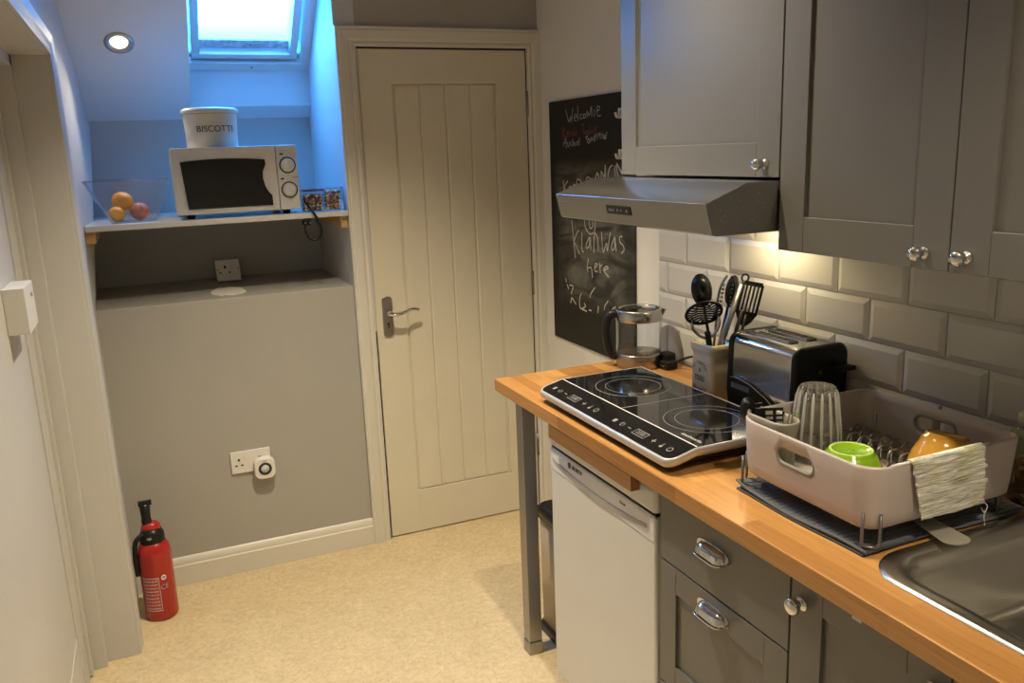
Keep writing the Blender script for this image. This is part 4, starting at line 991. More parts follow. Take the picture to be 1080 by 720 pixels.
# masher: oval head with wavy slots on two bent wires
def masher(b, L):
    c = L-.030; n = 40
    outer = [(.047*math.cos(2*PI*i/n),0,c+.031*math.sin(2*PI*i/n)) for i in range(n)]
    b.tube(outer, .0042, 8, closed=True)
    for k in range(-4,5):
        z = c+k*.0066; hw = .047*math.sqrt(max(0,1-(k*.0066/.031)**2))
        b.tube([(-hw+2*hw*i/12, 0, z+.0022*math.sin(i*1.9)) for i in range(13)], .0027, 6)
def masher_wire(b, L):
    c = L-.030
    for s_ in (-1,1): b.tube(catmull([(s_*.036,0,c-.018),(s_*.034,-.006,c-.040),(s_*.020,-.010,c-.062),(s_*.004,-.010,c-.074)],5), .0042, 8)
utensil('potato_masher','black potato masher with oval wavy grid head, front left of the cream pot','masher',(1.432,1.888,JB),(1.345,1.838,WT+.275),[('handle',lambda b,L: b.tube([(0,-.010,0),(0,-.010,L-.085)],.008,10),BPLAS),('wires',masher_wire,STEEL),('grid_head',masher,BPLAS)])
# tongs: two scalloped arms
def tong(s_):
    def f(b, L):
        P = [(s_*.006,0,0),(s_*.014,0,L*.5),(s_*.021,0,L*.75),(s_*.019,0,L*.9),(s_*.006,0,L)]
        b.tube(catmull(P,6), .0055, 8, flat=.6)
        for k in range(6): b.ball((s_*.0185-s_*.006,0,L*.74+k*.011), .0048, 8, (1,.6,1))
    return f
utensil('tongs','silver and black tongs with scalloped tips in the cream pot','tongs',(1.412,1.885,JB),(1.472,1.886,WT+.333),[('arm',tong(-1),DSTEEL),('arm',tong(1),BPLAS)])
utensil('serving_spoon','black narrow spoon standing behind the tongs in the cream pot','spoon',(1.408,1.885,JB),(1.500,1.900,WT+.330),[('handle',handle_(.0046,.8),BPLAS),('spoon_bowl',spoon_head(.017,.042,.010),BPLAS)])
# slotted turner
def turner(b, L):
    w, z0, z1 = .029, L-.100, L-.004; rc = .009
    b.box(-w,-w+.0065,-.0012,.0012,z0+.006,z1-.006); b.box(w-.0065,w,-.0012,.0012,z0+.006,z1-.006)
    b.box(-w+.004,w-.004,-.0012,.0012,z0,z0+.014); b.box(-w+.004,w-.004,-.0012,.0012,z1-.012,z1)
    for x in (-.0155,-.0052,.0052,.0155): b.box(x-.0022,x+.0022,-.0012,.0012,z0+.010,z1-.010)
    b.prism([(-w,z0+.008),(w,z0+.008),(.018,z0-.014),(.006,z0-.026),(-.006,z0-.026),(-.018,z0-.014)], 'y', -.0012, .0012)
utensil('slotted_turner','black slotted turner leaning right out of the cream pot','turner',(1.440,1.850,JB),(1.504,1.820,WT+.324),[('handle',handle_(.0048,.70),BPLAS),('blade',turner,BPLAS)])
def loop(b, L):
    b.tube([(.009*math.cos(a*PI/8),0,L-.010+.010*math.sin(a*PI/8)) for a in range(16)], .0028, 8, closed=True)
utensil('kitchen_utensil','black utensil handle ending in a hanging loop behind the slotted turner','utensil',(1.395,1.885,JB),(1.500,1.850,WT+.338),[('handle',handle_(.006,.95),BPLAS),('loop',loop,BPLAS)])
def grey_handle(b, L): b.tube([(0,0,0),(0,0,L*.5),(0,0,L)], [.0085,.0105,.0085], 12, flat=.8)
utensil('kitchen_utensil','grey steel utensil handle leaning right in the middle of the cream pot','utensil',(1.385,1.875,JB),(1.470,1.835,WT+.315),[('handle',grey_handle,SATIN)])
utensil('kitchen_utensil','thin black handle in front of the grey one in the cream pot','utensil',(1.41,1.850,JB),(1.462,1.818,WT+.245),[('handle',handle_(.006,1.0),BPLAS)])

# ================================================================== TOASTER
ts = thing('toaster', (1.435,1.62,WT), 'two-slot toaster with polished steel sides and black ends, against the tiles', 'toaster')
tx0, tx1, ty0, ty1, tz0_, tz1 = 1.352, 1.522, 1.488, 1.738, WT+.022, WT+.214
def tprof(ins=0, zi=0, z0=None):
    z0 = tz0_ if z0 is None else z0
    P = [(tx0+ins+.006,z0),(tx1-ins,z0)]
    r_ = .028
    for k in range(7): a = A(90*k/6); P.append((tx1-ins-r_+r_*math.cos(a), tz1-zi-r_+r_*math.sin(a)))
    for k in range(7): a = A(90+90*k/6); P.append((tx0+ins+r_+.004+r_*math.cos(a), tz1-zi-r_+r_*math.sin(a)))
    P.append((tx0+ins,z0+.05)); return P
b = MB(); b.prism(tprof(.002,.001), 'y', ty0+.016, ty1-.020, smooth=False); tb = b.build('shell', mat('polished_steel',(.58,.57,.55),.13,1.0,var=.01), ts, bevel=.002)
for a_, c_ in ((ty0,ty0+.016),(ty1-.020,ty1)):
    b = MB(); b.loft([[(p,a_,q) for p,q in tprof(.006,.005,WT+.010)], [(p,a_+.006,q) for p,q in tprof(0,0,WT+.010)], [(p,c_,q) for p,q in tprof(0,0,WT+.010)]], smooth=False); en = b.build('end_cap', BPLAS, ts, bevel=.003)
    if a_ == ty0: front_end = en
b = MB()
for xs in (1.405,1.462): b.box(xs-.012,xs+.012,ty0+.060,ty1-.050,tz1-.004,tz1+.0012)
b.build('slots', DHOLE, ts)
b = MB()
for xs in (1.405,1.462):
    for s_ in (-.014,.014): b.box(xs+s_-.0015,xs+s_+.0015,ty0+.064,ty1-.046,tz1-.002,tz1+.003)
    for k in range(7): b.box(xs-.012,xs+.012,ty0+.08+k*.023,ty0+.082+k*.023,tz1-.0005,tz1+.0018)
b.build('slot_wires', STEEL, ts)
b = MB().prism([(ty0+.016,WT+.010),(ty1-.020,WT+.010),(ty1-.020,WT+.098),(1.69,WT+.100),(1.64,WT+.094),(1.58,WT+.074),(1.53,WT+.046),(ty0+.018,WT+.020)], 'x', tx0-.004, tx0+.05); b.build('skirt', BPLAS, ts, bevel=.002)
MB().tube([(tx0-.0045,y_,z_) for y_,z_ in ((ty1-.022,WT+.099),(1.69,WT+.101),(1.64,WT+.095),(1.58,WT+.075),(1.53,WT+.047),(ty0+.020,WT+.021))], .0016, 6).build('chrome_line', CHROME, ts)
b = MB()
for k in range(12): b.box(tx0-.0062,tx0-.0038,ty1-.030-k*.006,ty1-.027-k*.006,WT+.072,WT+.086)
b.build('vents', MUTED, ts)
for sx in (tx0+.02,tx1-.02):
    for sy in (ty0+.03,ty1-.03): MB().lathe([(.010,.0003),(.012,.011)], (sx,sy,WT), 'z', 12).build('foot', BRUB, ts)
b = MB(); b.box(1.470,1.476,ty0-.0015,ty0+.001,WT+.06,tz1-.03); b.build('lever_slot', DHOLE, front_end)
b = MB(); b.box(1.460,1.512,ty0-.034,ty0-.001,tz1-.062,tz1-.050); b.build('lever', BPLAS, front_end, bevel=.003)
for zb_ in (WT+.150,WT+.124,WT+.100):
    MB().lathe([(.0085,0),(.0085,-.003),(.006,-.004),(.0005,-.004)], (1.430,ty0,zb_), 'y', 18).build('button', BGLOSS, front_end)
fl = MB().tube(catmull([(1.36,1.748,WT+.012),(1.335,1.72,WT+.006),(1.325,1.66,WT+.02),(1.34,1.60,WT+.006),(1.322,1.54,WT+.016),(1.33,1.47,WT+.006),(1.345,1.43,WT+.006)],8), .0042, 8).build('flex', BRUB, ts)

# ================================================================== SINK
def sk_r(z, ins, r_): return rrect(SKX,SKY,SKW-2*ins,SKH-2*ins,r_,z,8)
s = thing('sink', (SKX,SKY,WT), 'inset stainless steel sink bowl with rounded corners at the near end of the worktop', 'sink')
rings = [sk_r(WT+.0004,0,.085), sk_r(WT+.004,.003,.083), sk_r(WT+.0055,.008,.080), sk_r(WT+.005,.020,.074), sk_r(WT+.003,.034,.068), sk_r(WT-.006,.042,.062), sk_r(WT-.03,.047,.058), sk_r(WT-.125,.058,.058), sk_r(WT-.146,.066,.06), sk_r(WT-.155,.085,.07), sk_r(WT-.158,.13,.06)]
b = MB(); b.loft(rings, cap0=False, cap1=True)
b.build('bowl', SINKM, s)
MB().lathe([(.040,0),(.042,.002),(.032,.003),(.028,.0005),(.0005,.0005)], (SKX,SKY,WT-.158), 'z', 32).build('drain', CHROME, s)

# ================================================================== DRYING MAT
def mat_mat():
    m, nt, out = new_mat('ribbed_grey_microfibre'); N = nt.nodes.new; L = nt.links.new
    bb = N('ShaderNodeBsdfPrincipled'); L(bb.outputs[0], out.inputs[0]); tc = N('ShaderNodeTexCoord')
    br = N('ShaderNodeTexBrick'); br.offset = 0; br.inputs['Scale'].default_value = 1; br.inputs['Brick Width'].default_value = .045; br.inputs['Row Height'].default_value = .0135
    br.inputs['Mortar Size'].default_value = .0022; br.inputs['Mortar Smooth'].default_value = .7
    br.inputs['Color1'].default_value = (.070,.078,.100,1); br.inputs['Color2'].default_value = (.060,.067,.086,1); br.inputs['Mortar'].default_value = (.022,.024,.032,1)
    sp = N('ShaderNodeSeparateXYZ'); cbn = N('ShaderNodeCombineXYZ'); L(tc.outputs['Object'], sp.inputs[0]); L(sp.outputs[0], cbn.inputs[0]); L(sp.outputs[1], cbn.inputs[1]); L(cbn.outputs[0], br.inputs['Vector'])
    L(br.outputs['Color'], bb.inputs['Base Color']); bb.inputs['Roughness'].default_value = .95; bb.inputs['Sheen Weight'].default_value = .3
    bp = N('ShaderNodeBump'); bp.invert = True; bp.inputs['Strength'].default_value = .8; bp.inputs['Distance'].default_value = .002; L(br.outputs['Fac'], bp.inputs['Height']); L(bp.outputs[0], bb.inputs['Normal'])
    return m
mm = thing('drying_mat', (1.23,1.14,WT), 'dark grey ribbed drying mat folded under the dish rack', 'mat')
mx0, mx1, my0, my1 = 1.042, 1.440, .962, 1.304
def sheet(b, x0, x1, y0, y1, zf, th, nx=28, ny=26, wob=.003):
    V = []; F = []
    for lay in (0,1):
        for j in range(ny+1):
            for i in range(nx+1):
                u, v = i/nx, j/ny
                x = x0+(x1-x0)*u; y = y0+(y1-y0)*v
                x += wob*math.sin(v*7+1)*(1-u)*1.0; y += wob*math.sin(u*6)*(1-v)
                z = zf(u,v)+(th if lay else 0); V.append((x,y,z))
    W_ = nx+1; K = W_*(ny+1)
    for j in range(ny):
        for i in range(nx):
            a = j*W_+i; F.append((a,a+W_,a+W_+1,a+1)); F.append((K+a,K+a+1,K+a+W_+1,K+a+W_))
    for i in range(nx): F.append((i,i+1,K+i+1,K+i)); a = ny*W_+i; F.append((a+1,a,K+a,K+a+1))
    for j in range(ny): a = j*W_; F.append((a+W_,a,K+a,K+a+W_)); a = j*W_+nx; F.append((a,a+W_,K+a+W_,K+a))
    return b.add(V, F, True)
MATM = mat_mat()
b = MB(); sheet(b, mx0-.003, mx1-.01, my0+.004, my1-.004, lambda u,v: WT+.0006, .0038); b.build('lower_fold', BRUB if False else mat('mat_edge_grey',(.062,.065,.075),.95), mm)
b = MB(); sheet(b, mx0, mx1, my0, my1, lambda u,v: WT+.0052+.010*max(0,(v-.86)/.14)**2*max(0,(1-u*4))*1.0+.003*max(0,1-u*9)*(.5+.5*math.sin(v*9)), .0036); b.build('upper_fold', MATM, mm)
b = MB(); P = [(mx0+.001+.003*math.sin((j/20)*7+1), my0+(my1-my0)*j/20, WT+.0072+.010*max(0,((j/20)-.86)/.14)**2+.003*(.5+.5*math.sin(j/20*9))) for j in range(21)]
b.tube(P, .0030, 8); b.build('bound_edge', mat('mat_binding',(.10,.10,.11),.9), mm)

# ================================================================== DISH RACK
RX0,RX1,RY0,RY1 = 1.040,1.408,.955,1.322; RZB, RZT = .934, 1.049
rcx, rcy = (RX0+RX1)/2, (RY0+RY1)/2; rw, rh = RX1-RX0, RY1-RY0
rk = thing('dish_rack', (rcx,rcy,WT), 'pale pinkish-beige plastic dish rack with wire legs standing on the drying mat', 'dish rack')
def rr_(z, ins, rad): return dense(rrect(rcx,rcy,rw-2*ins,rh-2*ins,[rad*.6,rad*1.25,rad*.75,rad*.42],z,10),11,14)
b = MB(); b.loft([rr_(RZB,.013,.044), rr_(RZB+.006,.008,.050), rr_(RZB+.025,.006,.052), rr_(RZB+.05,.004,.055), rr_(RZB+.08,.002,.057), rr_(RZT-.004,.0,.060), rr_(RZT,.001,.060), rr_(RZT,.0045,.058), rr_(RZB+.10,.0055,.057), rr_(RZB+.05,.010,.052), rr_(RZB+.025,.012,.050), rr_(RZB+.008,.015,.046), rr_(RZB+.004,.021,.040)])
tub = b.build('tub', PINKP, rk)
def stadium(b, cy, cz, w, h, x0, x1):
    P = []; r_ = h/2
    for s_, a0 in ((1,-90),(-1,90)):
        for k in range(9): a = A(a0+180*k/8); P.append((cy+s_*(w/2-r_)+r_*math.cos(a), cz+r_*math.sin(a)))
    b.prism(P, 'x', x0, x1); return P
HCY, HCZ = 1.137, 1.008
c1 = MB(); stadium(c1, HCY, HCZ, .098, .034, RX0-.02, RX0+.03); c1 = c1.build('cutter', GREYR)
c2 = MB(); stadium(c2, HCY, HCZ+.004, .098, .034, RX1-.03, RX1+.02); c2 = c2.build('cutter', GREYR)
# cutters are built with their own origin; the tub keeps its geometry relative to the rack
dg = bpy.context.evaluated_depsgraph_get(); dg.update(); bake_cut(tub, [c1, c2])
for xx, cz_ in ((RX0+.0055,HCZ),(RX1-.0055,HCZ+.004)):
    b = MB(); P = []
    for s_, a0 in ((1,-90),(-1,90)):
        for k in range(9): a = A(a0+180*k/8); P.append((xx, HCY+s_*(.049-.017)+.017*math.cos(a), cz_+.017*math.sin(a)))
    b.tube(P, .0042, 8, closed=True); b.build('handle_ring', GREYR, rk)
b = MB().tube([(RX0+.045,RY0+.0025,RZT),(1.20,RY0+.001,RZT+.0005),(1.314,RY0+.0005,RZT+.001)], .0030, 8); b.build('rim_highlight', mat('pale_highlight',(.62,.56,.52),.3), rk)  # pale tube stands in for the bright highlight along the rim
# U-shaped wire legs at the corners
def uleg(p, q):
    b = MB(); (xa,ya),(xb,yb) = p,q; z1 = .965; z0 = WT+.0125
    b.tube([(xa,ya,z1),(xa,ya,z0+.006)]+[(xa+(xb-xa)*t,ya+(yb-ya)*t,z0+.001) for t in (.15,.5,.85)]+[(xb,yb,z0+.006),(xb,yb,z1)], .0030, 8)
    b.build('leg', WIREM, rk)
uleg((RX0+.009,RY0+.022),(RX0+.031,RY0+.004)); uleg((RX1-.036,RY0+.014),(RX1-.012,RY0+.034)); uleg((RX0+.010,RY1-.030),(RX0+.035,RY1-.012)); uleg((RX1-.035,RY1-.012),(RX1-.010,RY1-.035))
# wire insert: hoops in two rows on side wires
b = MB(); zf = RZB+.0065
for xr, hw, hh in ((1.222,.020,.046),(1.290,.020,.048),(1.350,.016,.040)):
    for k in range(9):
        y = 1.290-k*.0265
        pts = [(xr-hw,y,zf)]+[(xr-hw*math.cos(a*PI/8),y,zf+hh-.012+.012*math.sin(a*PI/8)) for a in range(9)]+[(xr+hw,y,zf)]
        b.tube(pts, .0021, 6)
for xr in (1.202,1.242,1.270,1.310,1.334,1.366): b.tube([(xr,1.305,zf),(xr,1.07,zf)], .0021, 6)
for k in range(3): b.tube([(1.19,1.30-.11*k,zf),(1.375,1.30-.11*k,zf)], .0021, 6)
b.build('wire_insert', STEEL, rk)
b = MB()
for (x,y) in ((1.300,1.300),(1.33,1.22)): b.tube([(x,y,zf),(x,y,RZT+.004 if y > 1.29 else RZT-.02)], .0022, 6)
b.build('plate_peg', DSTEEL, rk)
# cutlery cup hung in the corner
cx_, cy_, cw, ch_ = 1.079, 1.240, .056, .116
b = MB(); b.loft([rrect(cx_,cy_,cw-.016,ch_-.014,.025,RZB+.007), rrect(cx_,cy_,cw-.006,ch_-.006,.030,1.030), rrect(cx_,cy_,cw+.002,ch_+.002,.034,1.046), rrect(cx_,cy_,cw+.004,ch_+.004,.035,1.056), rrect(cx_,cy_,cw+.001,ch_+.001,.034,1.061), rrect(cx_,cy_,cw-.006,ch_-.006,.030,1.058), rrect(cx_,cy_,cw-.010,ch_-.010,.028,1.03), rrect(cx_,cy_,cw-.022,ch_-.02,.02,RZB+.012)])
cc_ = thing('cutlery_cup', (cx_,cy_,RZB), 'grey-beige cutlery cup hung in the near left corner of the dish rack', 'cup'); b.build('cup_wall', mat('greige_plastic',(.27,.24,.20),.4), cc_)
def cutl(name, lab, cat, base, top, parts, roll=0):
    t = thing(name, base, lab, cat, 'cutlery in the rack cup'); Lg = (Vector(top)-Vector(base)).length
    for nm, fn_, m in parts: b = MB(); fn_(b, Lg); lean(b, base, top, roll); b.build(nm, m, t)
def stem(b, L): b.tube([(0,0,0),(0,0,L*.7)], .0035, 8)
cutl('dessert_spoon','dark steel spoon, leftmost in the cutlery cup','spoon',(1.078,1.285,RZB+.02),(1.066,1.305,1.083),[('handle',stem,STEEL),('spoon_bowl',spoon_head(.017,.026,.006),BPLAS)])
def slotted(b, L):
    b.box(-.030,.026,-.001,.001,L-.062,L-.044); b.box(-.030,-.012,-.001,.001,L-.046,L-.002); b.box(.020,.024,-.001,.001,L-.046,L-.010); b.box(-.018,.022,-.001,.001,L-.008,L-.002)
    for z in (L-.040,L-.030,L-.020): b.box(-.018,.002,-.001,.001,z,z+.004); b.box(.008,.022,-.001,.001,z,z+.004)
    b.box(.002,.008,-.001,.001,L-.046,L-.006)
cutl('slotted_server','dark slotted steel server standing in the cutlery cup','server',(1.09,1.250,RZB+.02),(1.085,1.252,1.074),[('handle',stem,BPLAS),('blade',slotted,BPLAS)], roll=-.15)
def fork_(b, L):
    b.tube([(0,0,0),(0,0,L*.75)], .003, 8); b.box(-.010,.010,-.001,.001,L*.72,L*.80)
    for k in range(4): b.box(-.010+.0058*k,-.0076+.0058*k,-.001,.001,L*.78,L)
cutl('fork','steel fork at the right side of the cutlery cup','fork',(1.095,1.225,RZB+.02),(1.108,1.213,1.070),[('fork_body',fork_,STEEL)])
def knifeb(b, L): b.box(-.007,.007,-.001,.001,0,L)
cutl('table_knife','steel knife blade beside the spoon in the cutlery cup','knife',(1.082,1.270,RZB+.02),(1.075,1.280,1.076),[('blade',knifeb,CHROME)])

# ribbed tumbler upside down
gc = (1.216,1.268,RZB+.0095)
tg = thing('tumbler', gc, 'tall ribbed clear glass tumbler standing upside down in the dish rack', 'glass')
def flute(r_, z, amp, n=144, k=12):
    r_ *= 1.12; amp *= 1.9
    return [(gc[0]+(r_+amp*abs(math.cos(k*PI*i/n))-amp)*math.cos(2*PI*i/n), gc[1]+(r_+amp*abs(math.cos(k*PI*i/n))-amp)*math.sin(2*PI*i/n), gc[2]+z) for i in range(n)]
b = MB(); b.loft([flute(.0445,0,0), flute(.0462,.001,0), flute(.0460,.018,.0), flute(.0450,.026,.0022), flute(.0355,.128,.0024), flute(.0340,.142,.0012), flute(.0325,.148,0), flute(.030,.150,0), flute(.012,.147,0), flute(.001,.147,0)], cap0=False, cap1=True)
b.loft([flute(.0438,.0005,0), flute(.0425,.03,0), flute(.0315,.118,0), flute(.028,.124,0), flute(.001,.125,0)], cap0=False, cap1=True)
b.loft([flute(.0438,.0005,0), flute(.0445,0,0)], False, False)
b.build('glass_wall', TUMB, tg)
RIBM = real_glass('rib_streak_glass', (1,1,1), 1.45); _haze(RIBM, .65)  # milky white in the glass stands in for bright streaks of reflected light
for k in range(15):
    a = 2*PI*k/15
    MB().tube([(gc[0]+r_*math.cos(a), gc[1]+r_*math.sin(a), gc[2]+z_) for r_, z_ in ((.0503,.028),(.0455,.080),(.0402,.130),(.0372,.144))], [.0020,.0030,.0028,.0012], 8).build('rib', RIBM, tg)

# upturned bowls
def bowl(name, c, R_, H, m, mfoot, lab, tilt=None, foot=.45):
    t = thing(name, c, lab, 'bowl'); k = foot
    prof = [(R_,0),(R_*1.01,.003),(R_*.99,H*.22),(R_*.92,H*.48),(R_*.78,H*.74),(R_*(k+.13),H*.91),(R_*(k+.06),H*.935),(R_*(k+.05),H*.995),(R_*(k+.01),H),(R_*(k-.05),H*.985),(R_*(k-.07),H*.965),(R_*.10,H*.96),(.0005,H*.96)]
    inner = [(R_,0),(R_*.955,.001),(R_*.93,H*.22),(R_*.86,H*.46),(R_*.70,H*.72),(R_*.4,H*.84),(.0005,H*.86)]
    M = Matrix.Translation(c) @ (tilt or Matrix.Identity(4))
    b = MB().lathe(prof, (0,0,0), 'z', 48, caps=False); b.lathe(inner, (0,0,0), 'z', 48, caps=False); b.xf(M); b.build('bowl_body', m, t)
    b = MB().lathe([(R_*(k+.035),H*.985),(R_*(k+.03),H*1.004),(R_*(k-.02),H*1.004),(R_*(k-.03),H*.985)], (0,0,0), 'z', 48, caps=False).xf(M); b.build('foot_ring', mfoot, t)
    b = MB().lathe([(R_*.10,H*.958),(R_*.10,H*.9635),(.0003,H*.9635)], (0,0,0), 'z', 20).xf(M); b.build('base_dimple', m if m is LIME else YELLR, t)
bowl('bowl', (1.140,1.098,RZB+.0060), .066, .086, LIME, LIMER, 'lime green ceramic bowl turned upside down near the front of the dish rack', foot=.55)
bowl('bowl', (1.315,1.050,RZB+.024), .060, .078, YELL, YELLR, 'amber yellow ceramic bowl leaning upside down behind the draped cloth in the rack', tilt=Matrix.Rotation(A(13),4,Vector((-.15,.9,0)).normalized()), foot=.58)

# dishcloth over the rack rim
def cloth_mat():
    m, nt, out = new_mat('crinkled_yellow_cloth'); N = nt.nodes.new; L = nt.links.new
    bb = N('ShaderNodeBsdfPrincipled'); L(bb.outputs[0], out.inputs[0]); tc = N('ShaderNodeTexCoord')
    mp = N('ShaderNodeMapping'); mp.inputs['Scale'].default_value = (16,16,260); L(tc.outputs['Object'], mp.inputs[0])
    n = N('ShaderNodeTexNoise'); n.inputs['Scale'].default_value = 1; n.inputs['Detail'].default_value = 6; n.inputs['Roughness'].default_value = .7; n.inputs['Distortion'].default_value = .6; L(mp.outputs[0], n.inputs['Vector'])
    n2 = N('ShaderNodeTexNoise'); n2.inputs['Scale'].default_value = 11; n2.inputs['Detail'].default_value = 2; L(tc.outputs['Object'], n2.inputs['Vector'])
    c1 = N('ShaderNodeValToRGB'); c1.color_ramp.elements[0].position = .50; c1.color_ramp.elements[1].position = .64; c1.color_ramp.elements[0].color = (.86,.84,.74,1); c1.color_ramp.elements[1].color = (.66,.64,.33,1); L(n2.outputs['Fac'], c1.inputs[0])
    r = N('ShaderNodeMapRange'); r.inputs['From Min'].default_value = .35; r.inputs['From Max'].default_value = .6; r.inputs['To Min'].default_value = .38; r.inputs['To Max'].default_value = 1.08; L(n.outputs['Fac'], r.inputs[0])  # crinkle noise darkens the colour too, painting shade into the creases
    mx = N('ShaderNodeMix'); mx.data_type = 'RGBA'; mx.blend_type = 'MULTIPLY'; mx.inputs[0].default_value = 1; L(c1.outputs[0], mx.inputs[6]); L(r.outputs[0], mx.inputs[7]); L(mx.outputs[2], bb.inputs['Base Color'])
    bb.inputs['Roughness'].default_value = .95
    bp = N('ShaderNodeBump'); bp.inputs['Strength'].default_value = 1; bp.inputs['Distance'].default_value = .004; L(n.outputs['Fac'], bp.inputs['Height']); L(bp.outputs[0], bb.inputs['Normal'])
    return m
cl = thing('dishcloth', (1.21,RY0-.004,.94), 'crinkled pale yellow dishcloth draped over the near rim of the dish rack', 'cloth')
V = []; F = []; nx, nv = 40, 70
ya_, zr = RY0, RZT
def cpath(s_):     # s_ 0 = inside hem, 1 = outside hem
    Lin, Lout = .045, .108; tot = Lin+.012+Lout; d = s_*tot
    if d < Lin: return (ya_+.0095, zr-(Lin-d), 0)
    if d < Lin+.012:
        a = PI*(d-Lin)/.012; return (ya_+.003+.0065*math.cos(a), zr+.0035*math.sin(a)+.0006, 0)
    dd = d-Lin-.012; return (ya_-.0036-.002*math.sin(dd*40)*.3-.0003, zr-dd, dd/Lout)
for lay in (0,1):
    for j in range(nv+1):
        s_ = j/nv; y, z, w_ = cpath(s_)
        for i in range(nx+1):
            u = i/nx
            x0_ = 1.124+.030*w_+.004*noise.noise((w_*9,1,0)); x1_ = 1.297+.010*w_+.008*noise.noise((w_*14,5,0))+(.007 if .55 < w_ < .65 else 0)
            x = x0_+(x1_-x0_)*u
            rip = .0035*abs(noise.noise((x*22,z*110,2)))+.003*w_*(1+math.sin(x*60+z*30))*.5
            dz = (.006*noise.noise((x*45,3,1)) if j == nv else 0)
            V.append((x, y-(rip+.0014*lay if w_ > 0 else (0.0014*lay if s_ > .26 else -.0014*lay)), z+dz+(.0014*lay if .24 < s_ < .34 else 0)))
W_ = nx+1; K = W_*(nv+1)
for j in range(nv):
    for i in range(nx): a = j*W_+i; F.append((a,a+1,a+W_+1,a+W_)); F.append((K+a,K+a+W_,K+a+W_+1,K+a+1))
for i in range(nx): F.append((i,K+i,K+i+1,i+1)); a = nv*W_+i; F.append((a,a+1,K+a+1,K+a))
for j in range(nv): a = j*W_; F.append((a,a+W_,K+a+W_,K+a)); a = j*W_+nx; F.append((a,K+a,K+a+W_,a+W_))
CLM = cloth_mat(); MB().add(V, F, True).build('cloth', CLM, cl)
b = MB().tube(catmull([(1.296,RY0-.010,.937),(1.301,RY0-.012,.927),(1.306,RY0-.012,.930),(1.303,RY0-.012,.918),(1.305,RY0-.014,.900)],5), .0007, 5)
b.tube(catmull([(1.302,RY0-.010,.945),(1.309,RY0-.012,.938),(1.306,RY0-.012,.928)],5), .0007, 5); b.build('loose_thread', CLM, cl)

# palette knife sticking out towards the sink
kn = thing('palette_knife', (1.22,.96,WT), 'pale flat rounded knife blade poking out from under the dish rack over the sink edge', 'knife')
kd = Vector((-.02,-.10,0)).normalized(); ks = Vector((-kd.y,kd.x,0)); tip = Vector((1.205,.905,WT+.0125)); P = []
for a in range(-90,91,15): P.append(tip+kd*(.020*math.cos(A(a))-.020)+ks*(.0265*math.sin(A(a))))
P += [tip-kd*.11+ks*.021, tip-kd*.115-ks*.017]
b = MB(); b.loft([[p for p in P],[p+Vector((0,0,.0016)) for p in P]], smooth=False); b.build('blade', KNIFEW, kn)
b = MB().tube([tip-kd*.10+Vector((0,0,.004)), tip-kd*.18+Vector((0,0,.0042))], .0038, 10); b.build('handle', BPLAS, kn)

# ribbed jar at the right edge
rj = (1.488,.990,WT)
rjt = thing('ribbed_jar', rj, 'ribbed glass jar with brown contents behind the sink at the right edge', 'jar')
b = MB(); prof = [(.030,.0005),(.036,.004)]
z = .006
while z < .138: prof += [(.0400,z),(.0418,z+.0022),(.0400,z+.0044)]; z += .0046
prof += [(.037,.146),(.026,.156)]; b.lathe(prof, rj, 'z', 40, caps=False); b.build('glass_wall', clear_glass('greenish_glass',(.80,.82,.68),ior=1.6), rjt)
MB().lathe([(.001,.004),(.034,.005),(.037,.012),(.037,.085),(.001,.088)], rj, 'z', 32).build('contents', nuts_mat('brown_contents',(.10,.035,.015),(.22,.10,.05),(.42,.34,.20)), rjt)
b = MB().lathe([(.028,.155),(.030,.158),(.030,.172),(.026,.176),(.001,.177)], rj, 'z', 32); b.build('lid', mat('pale_lid',(.42,.40,.30),.5), rjt)

# ================================================================== LIGHT
def dl(loc, nrm, lab, power):
    t = thing('ceiling_light', loc, lab, 'light', 'recessed downlights')
    z = Vector(nrm).normalized(); M = Matrix.Translation(loc) @ z.to_track_quat('Z','Y').to_matrix().to_4x4()
    MB().lathe([(.051,.0005),(.050,.004),(.041,.006),(.028,.0015),(.028,.0005)], (0,0,0), 'z', 36, caps=False).xf(M).build('bezel', SATIN, t)
    MB().lathe([(.027,.0012),(.0001,.0013)], (0,0,0), 'z', 32).xf(M).build('lamp', LAMPG, t)
    l = bpy.data.lights.new('downlight_lamp','SPOT'); l.energy = power; l.color = LCOL; l.spot_size = math.radians(SPA); l.spot_blend = 1.0; l.shadow_soft_size = .026
    o = bpy.data.objects.new('downlight_lamp', l); C.objects.link(o); o.parent = t; o.location = z*.012
    o.rotation_euler = (-z).to_track_quat('Z','Y').to_euler()
LCOL = (1.0, .865, .62); SPA = 112
dl((-.012,3.52,cz(3.52)), sn, 'small round recessed downlight in the raked ceiling beside the roof window', 12)
for k, (x, y, p, l_) in enumerate(((.52,2.20,172,'recessed downlight in the flat ceiling nearest the panelled door'),(.86,1.60,74,'recessed downlight in the flat ceiling above the middle of the kitchen'),(.80,.35,85,'recessed downlight in the flat ceiling over the sink'),(.5,-.9,60,'recessed downlight in the flat ceiling behind the viewpoint'))):
    dl((x,y,CEIL), (0,0,-1), l_, p)
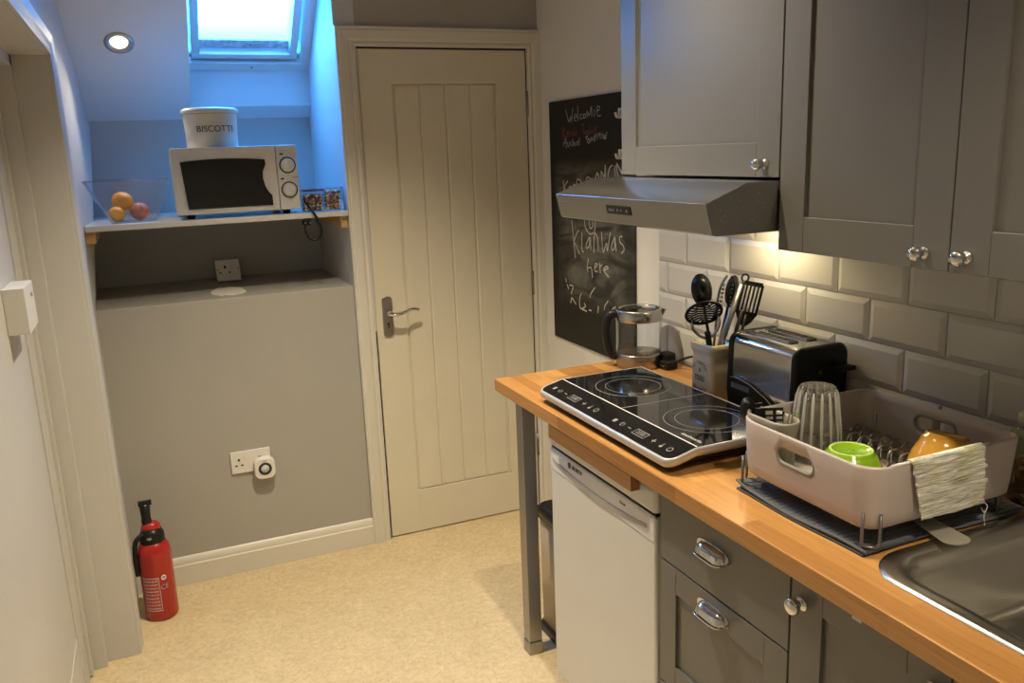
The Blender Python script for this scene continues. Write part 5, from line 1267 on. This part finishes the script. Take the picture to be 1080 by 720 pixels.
# daylight: bright overcast sky seen through the roof window
w = bpy.data.worlds.new('sky'); bpy.context.scene.world = w; w.use_nodes = True; nt = w.node_tree; nt.nodes.clear()
out = nt.nodes.new('ShaderNodeOutputWorld'); bg = nt.nodes.new('ShaderNodeBackground'); tc = nt.nodes.new('ShaderNodeTexCoord')
n = nt.nodes.new('ShaderNodeSeparateXYZ'); nt.links.new(tc.outputs['Generated'], n.inputs[0])
r = nt.nodes.new('ShaderNodeValToRGB'); r.color_ramp.elements[0].position = .12; r.color_ramp.elements[1].position = .20
r.color_ramp.elements[0].color = (.010,.31,1,1); r.color_ramp.elements[1].color = (.070,.36,1,1); nt.links.new(n.outputs['Z'], r.inputs[0])
nt.links.new(r.outputs[0], bg.inputs[0]); bg.inputs[1].default_value = 40.0; nt.links.new(bg.outputs[0], out.inputs[0])
pl = bpy.data.lights.new('roof_window_portal','AREA'); pl.shape = 'RECTANGLE'; pl.size = .46; pl.size_y = .60; pl.cycles.is_portal = True
po = bpy.data.objects.new('roof_window_portal', pl); C.objects.link(po)
po.matrix_world = Matrix.Translation(W0+Vector(((a0+a1)/2 if False else .47,0,0))+wu*.34+wn*.09) @ Matrix(((1,0,0,0),(0,wu.y,wn.y,0),(0,wu.z,wn.z,0),(0,0,0,1)))

# ================================================================== CAMERA
cam = bpy.data.cameras.new('camera'); co = bpy.data.objects.new('camera', cam); C.objects.link(co)
cam.sensor_width = 36; cam.lens = 883.2116/1080*36; cam.clip_start = .02
rv = Vector((.91587534,-.3997582,-.03695601)); uv = Vector((.12168022,.18869264,.97446858)); fv = Vector((.38257848,.89698855,-.2214616))
co.matrix_world = Matrix(((rv.x,uv.x,-fv.x,0),(rv.y,uv.y,-fv.y,0),(rv.z,uv.z,-fv.z,1.5838248),(0,0,0,1)))
sc = bpy.context.scene; sc.camera = co
vs = sc.view_settings; sc.display_settings.display_device = 'sRGB'; vs.view_transform = 'Standard'; vs.look = 'None'; vs.gamma = 1; vs.use_curve_mapping = False; vs.exposure = 0.0
for o in bpy.data.objects:
    if '_o' in o: del o['_o']
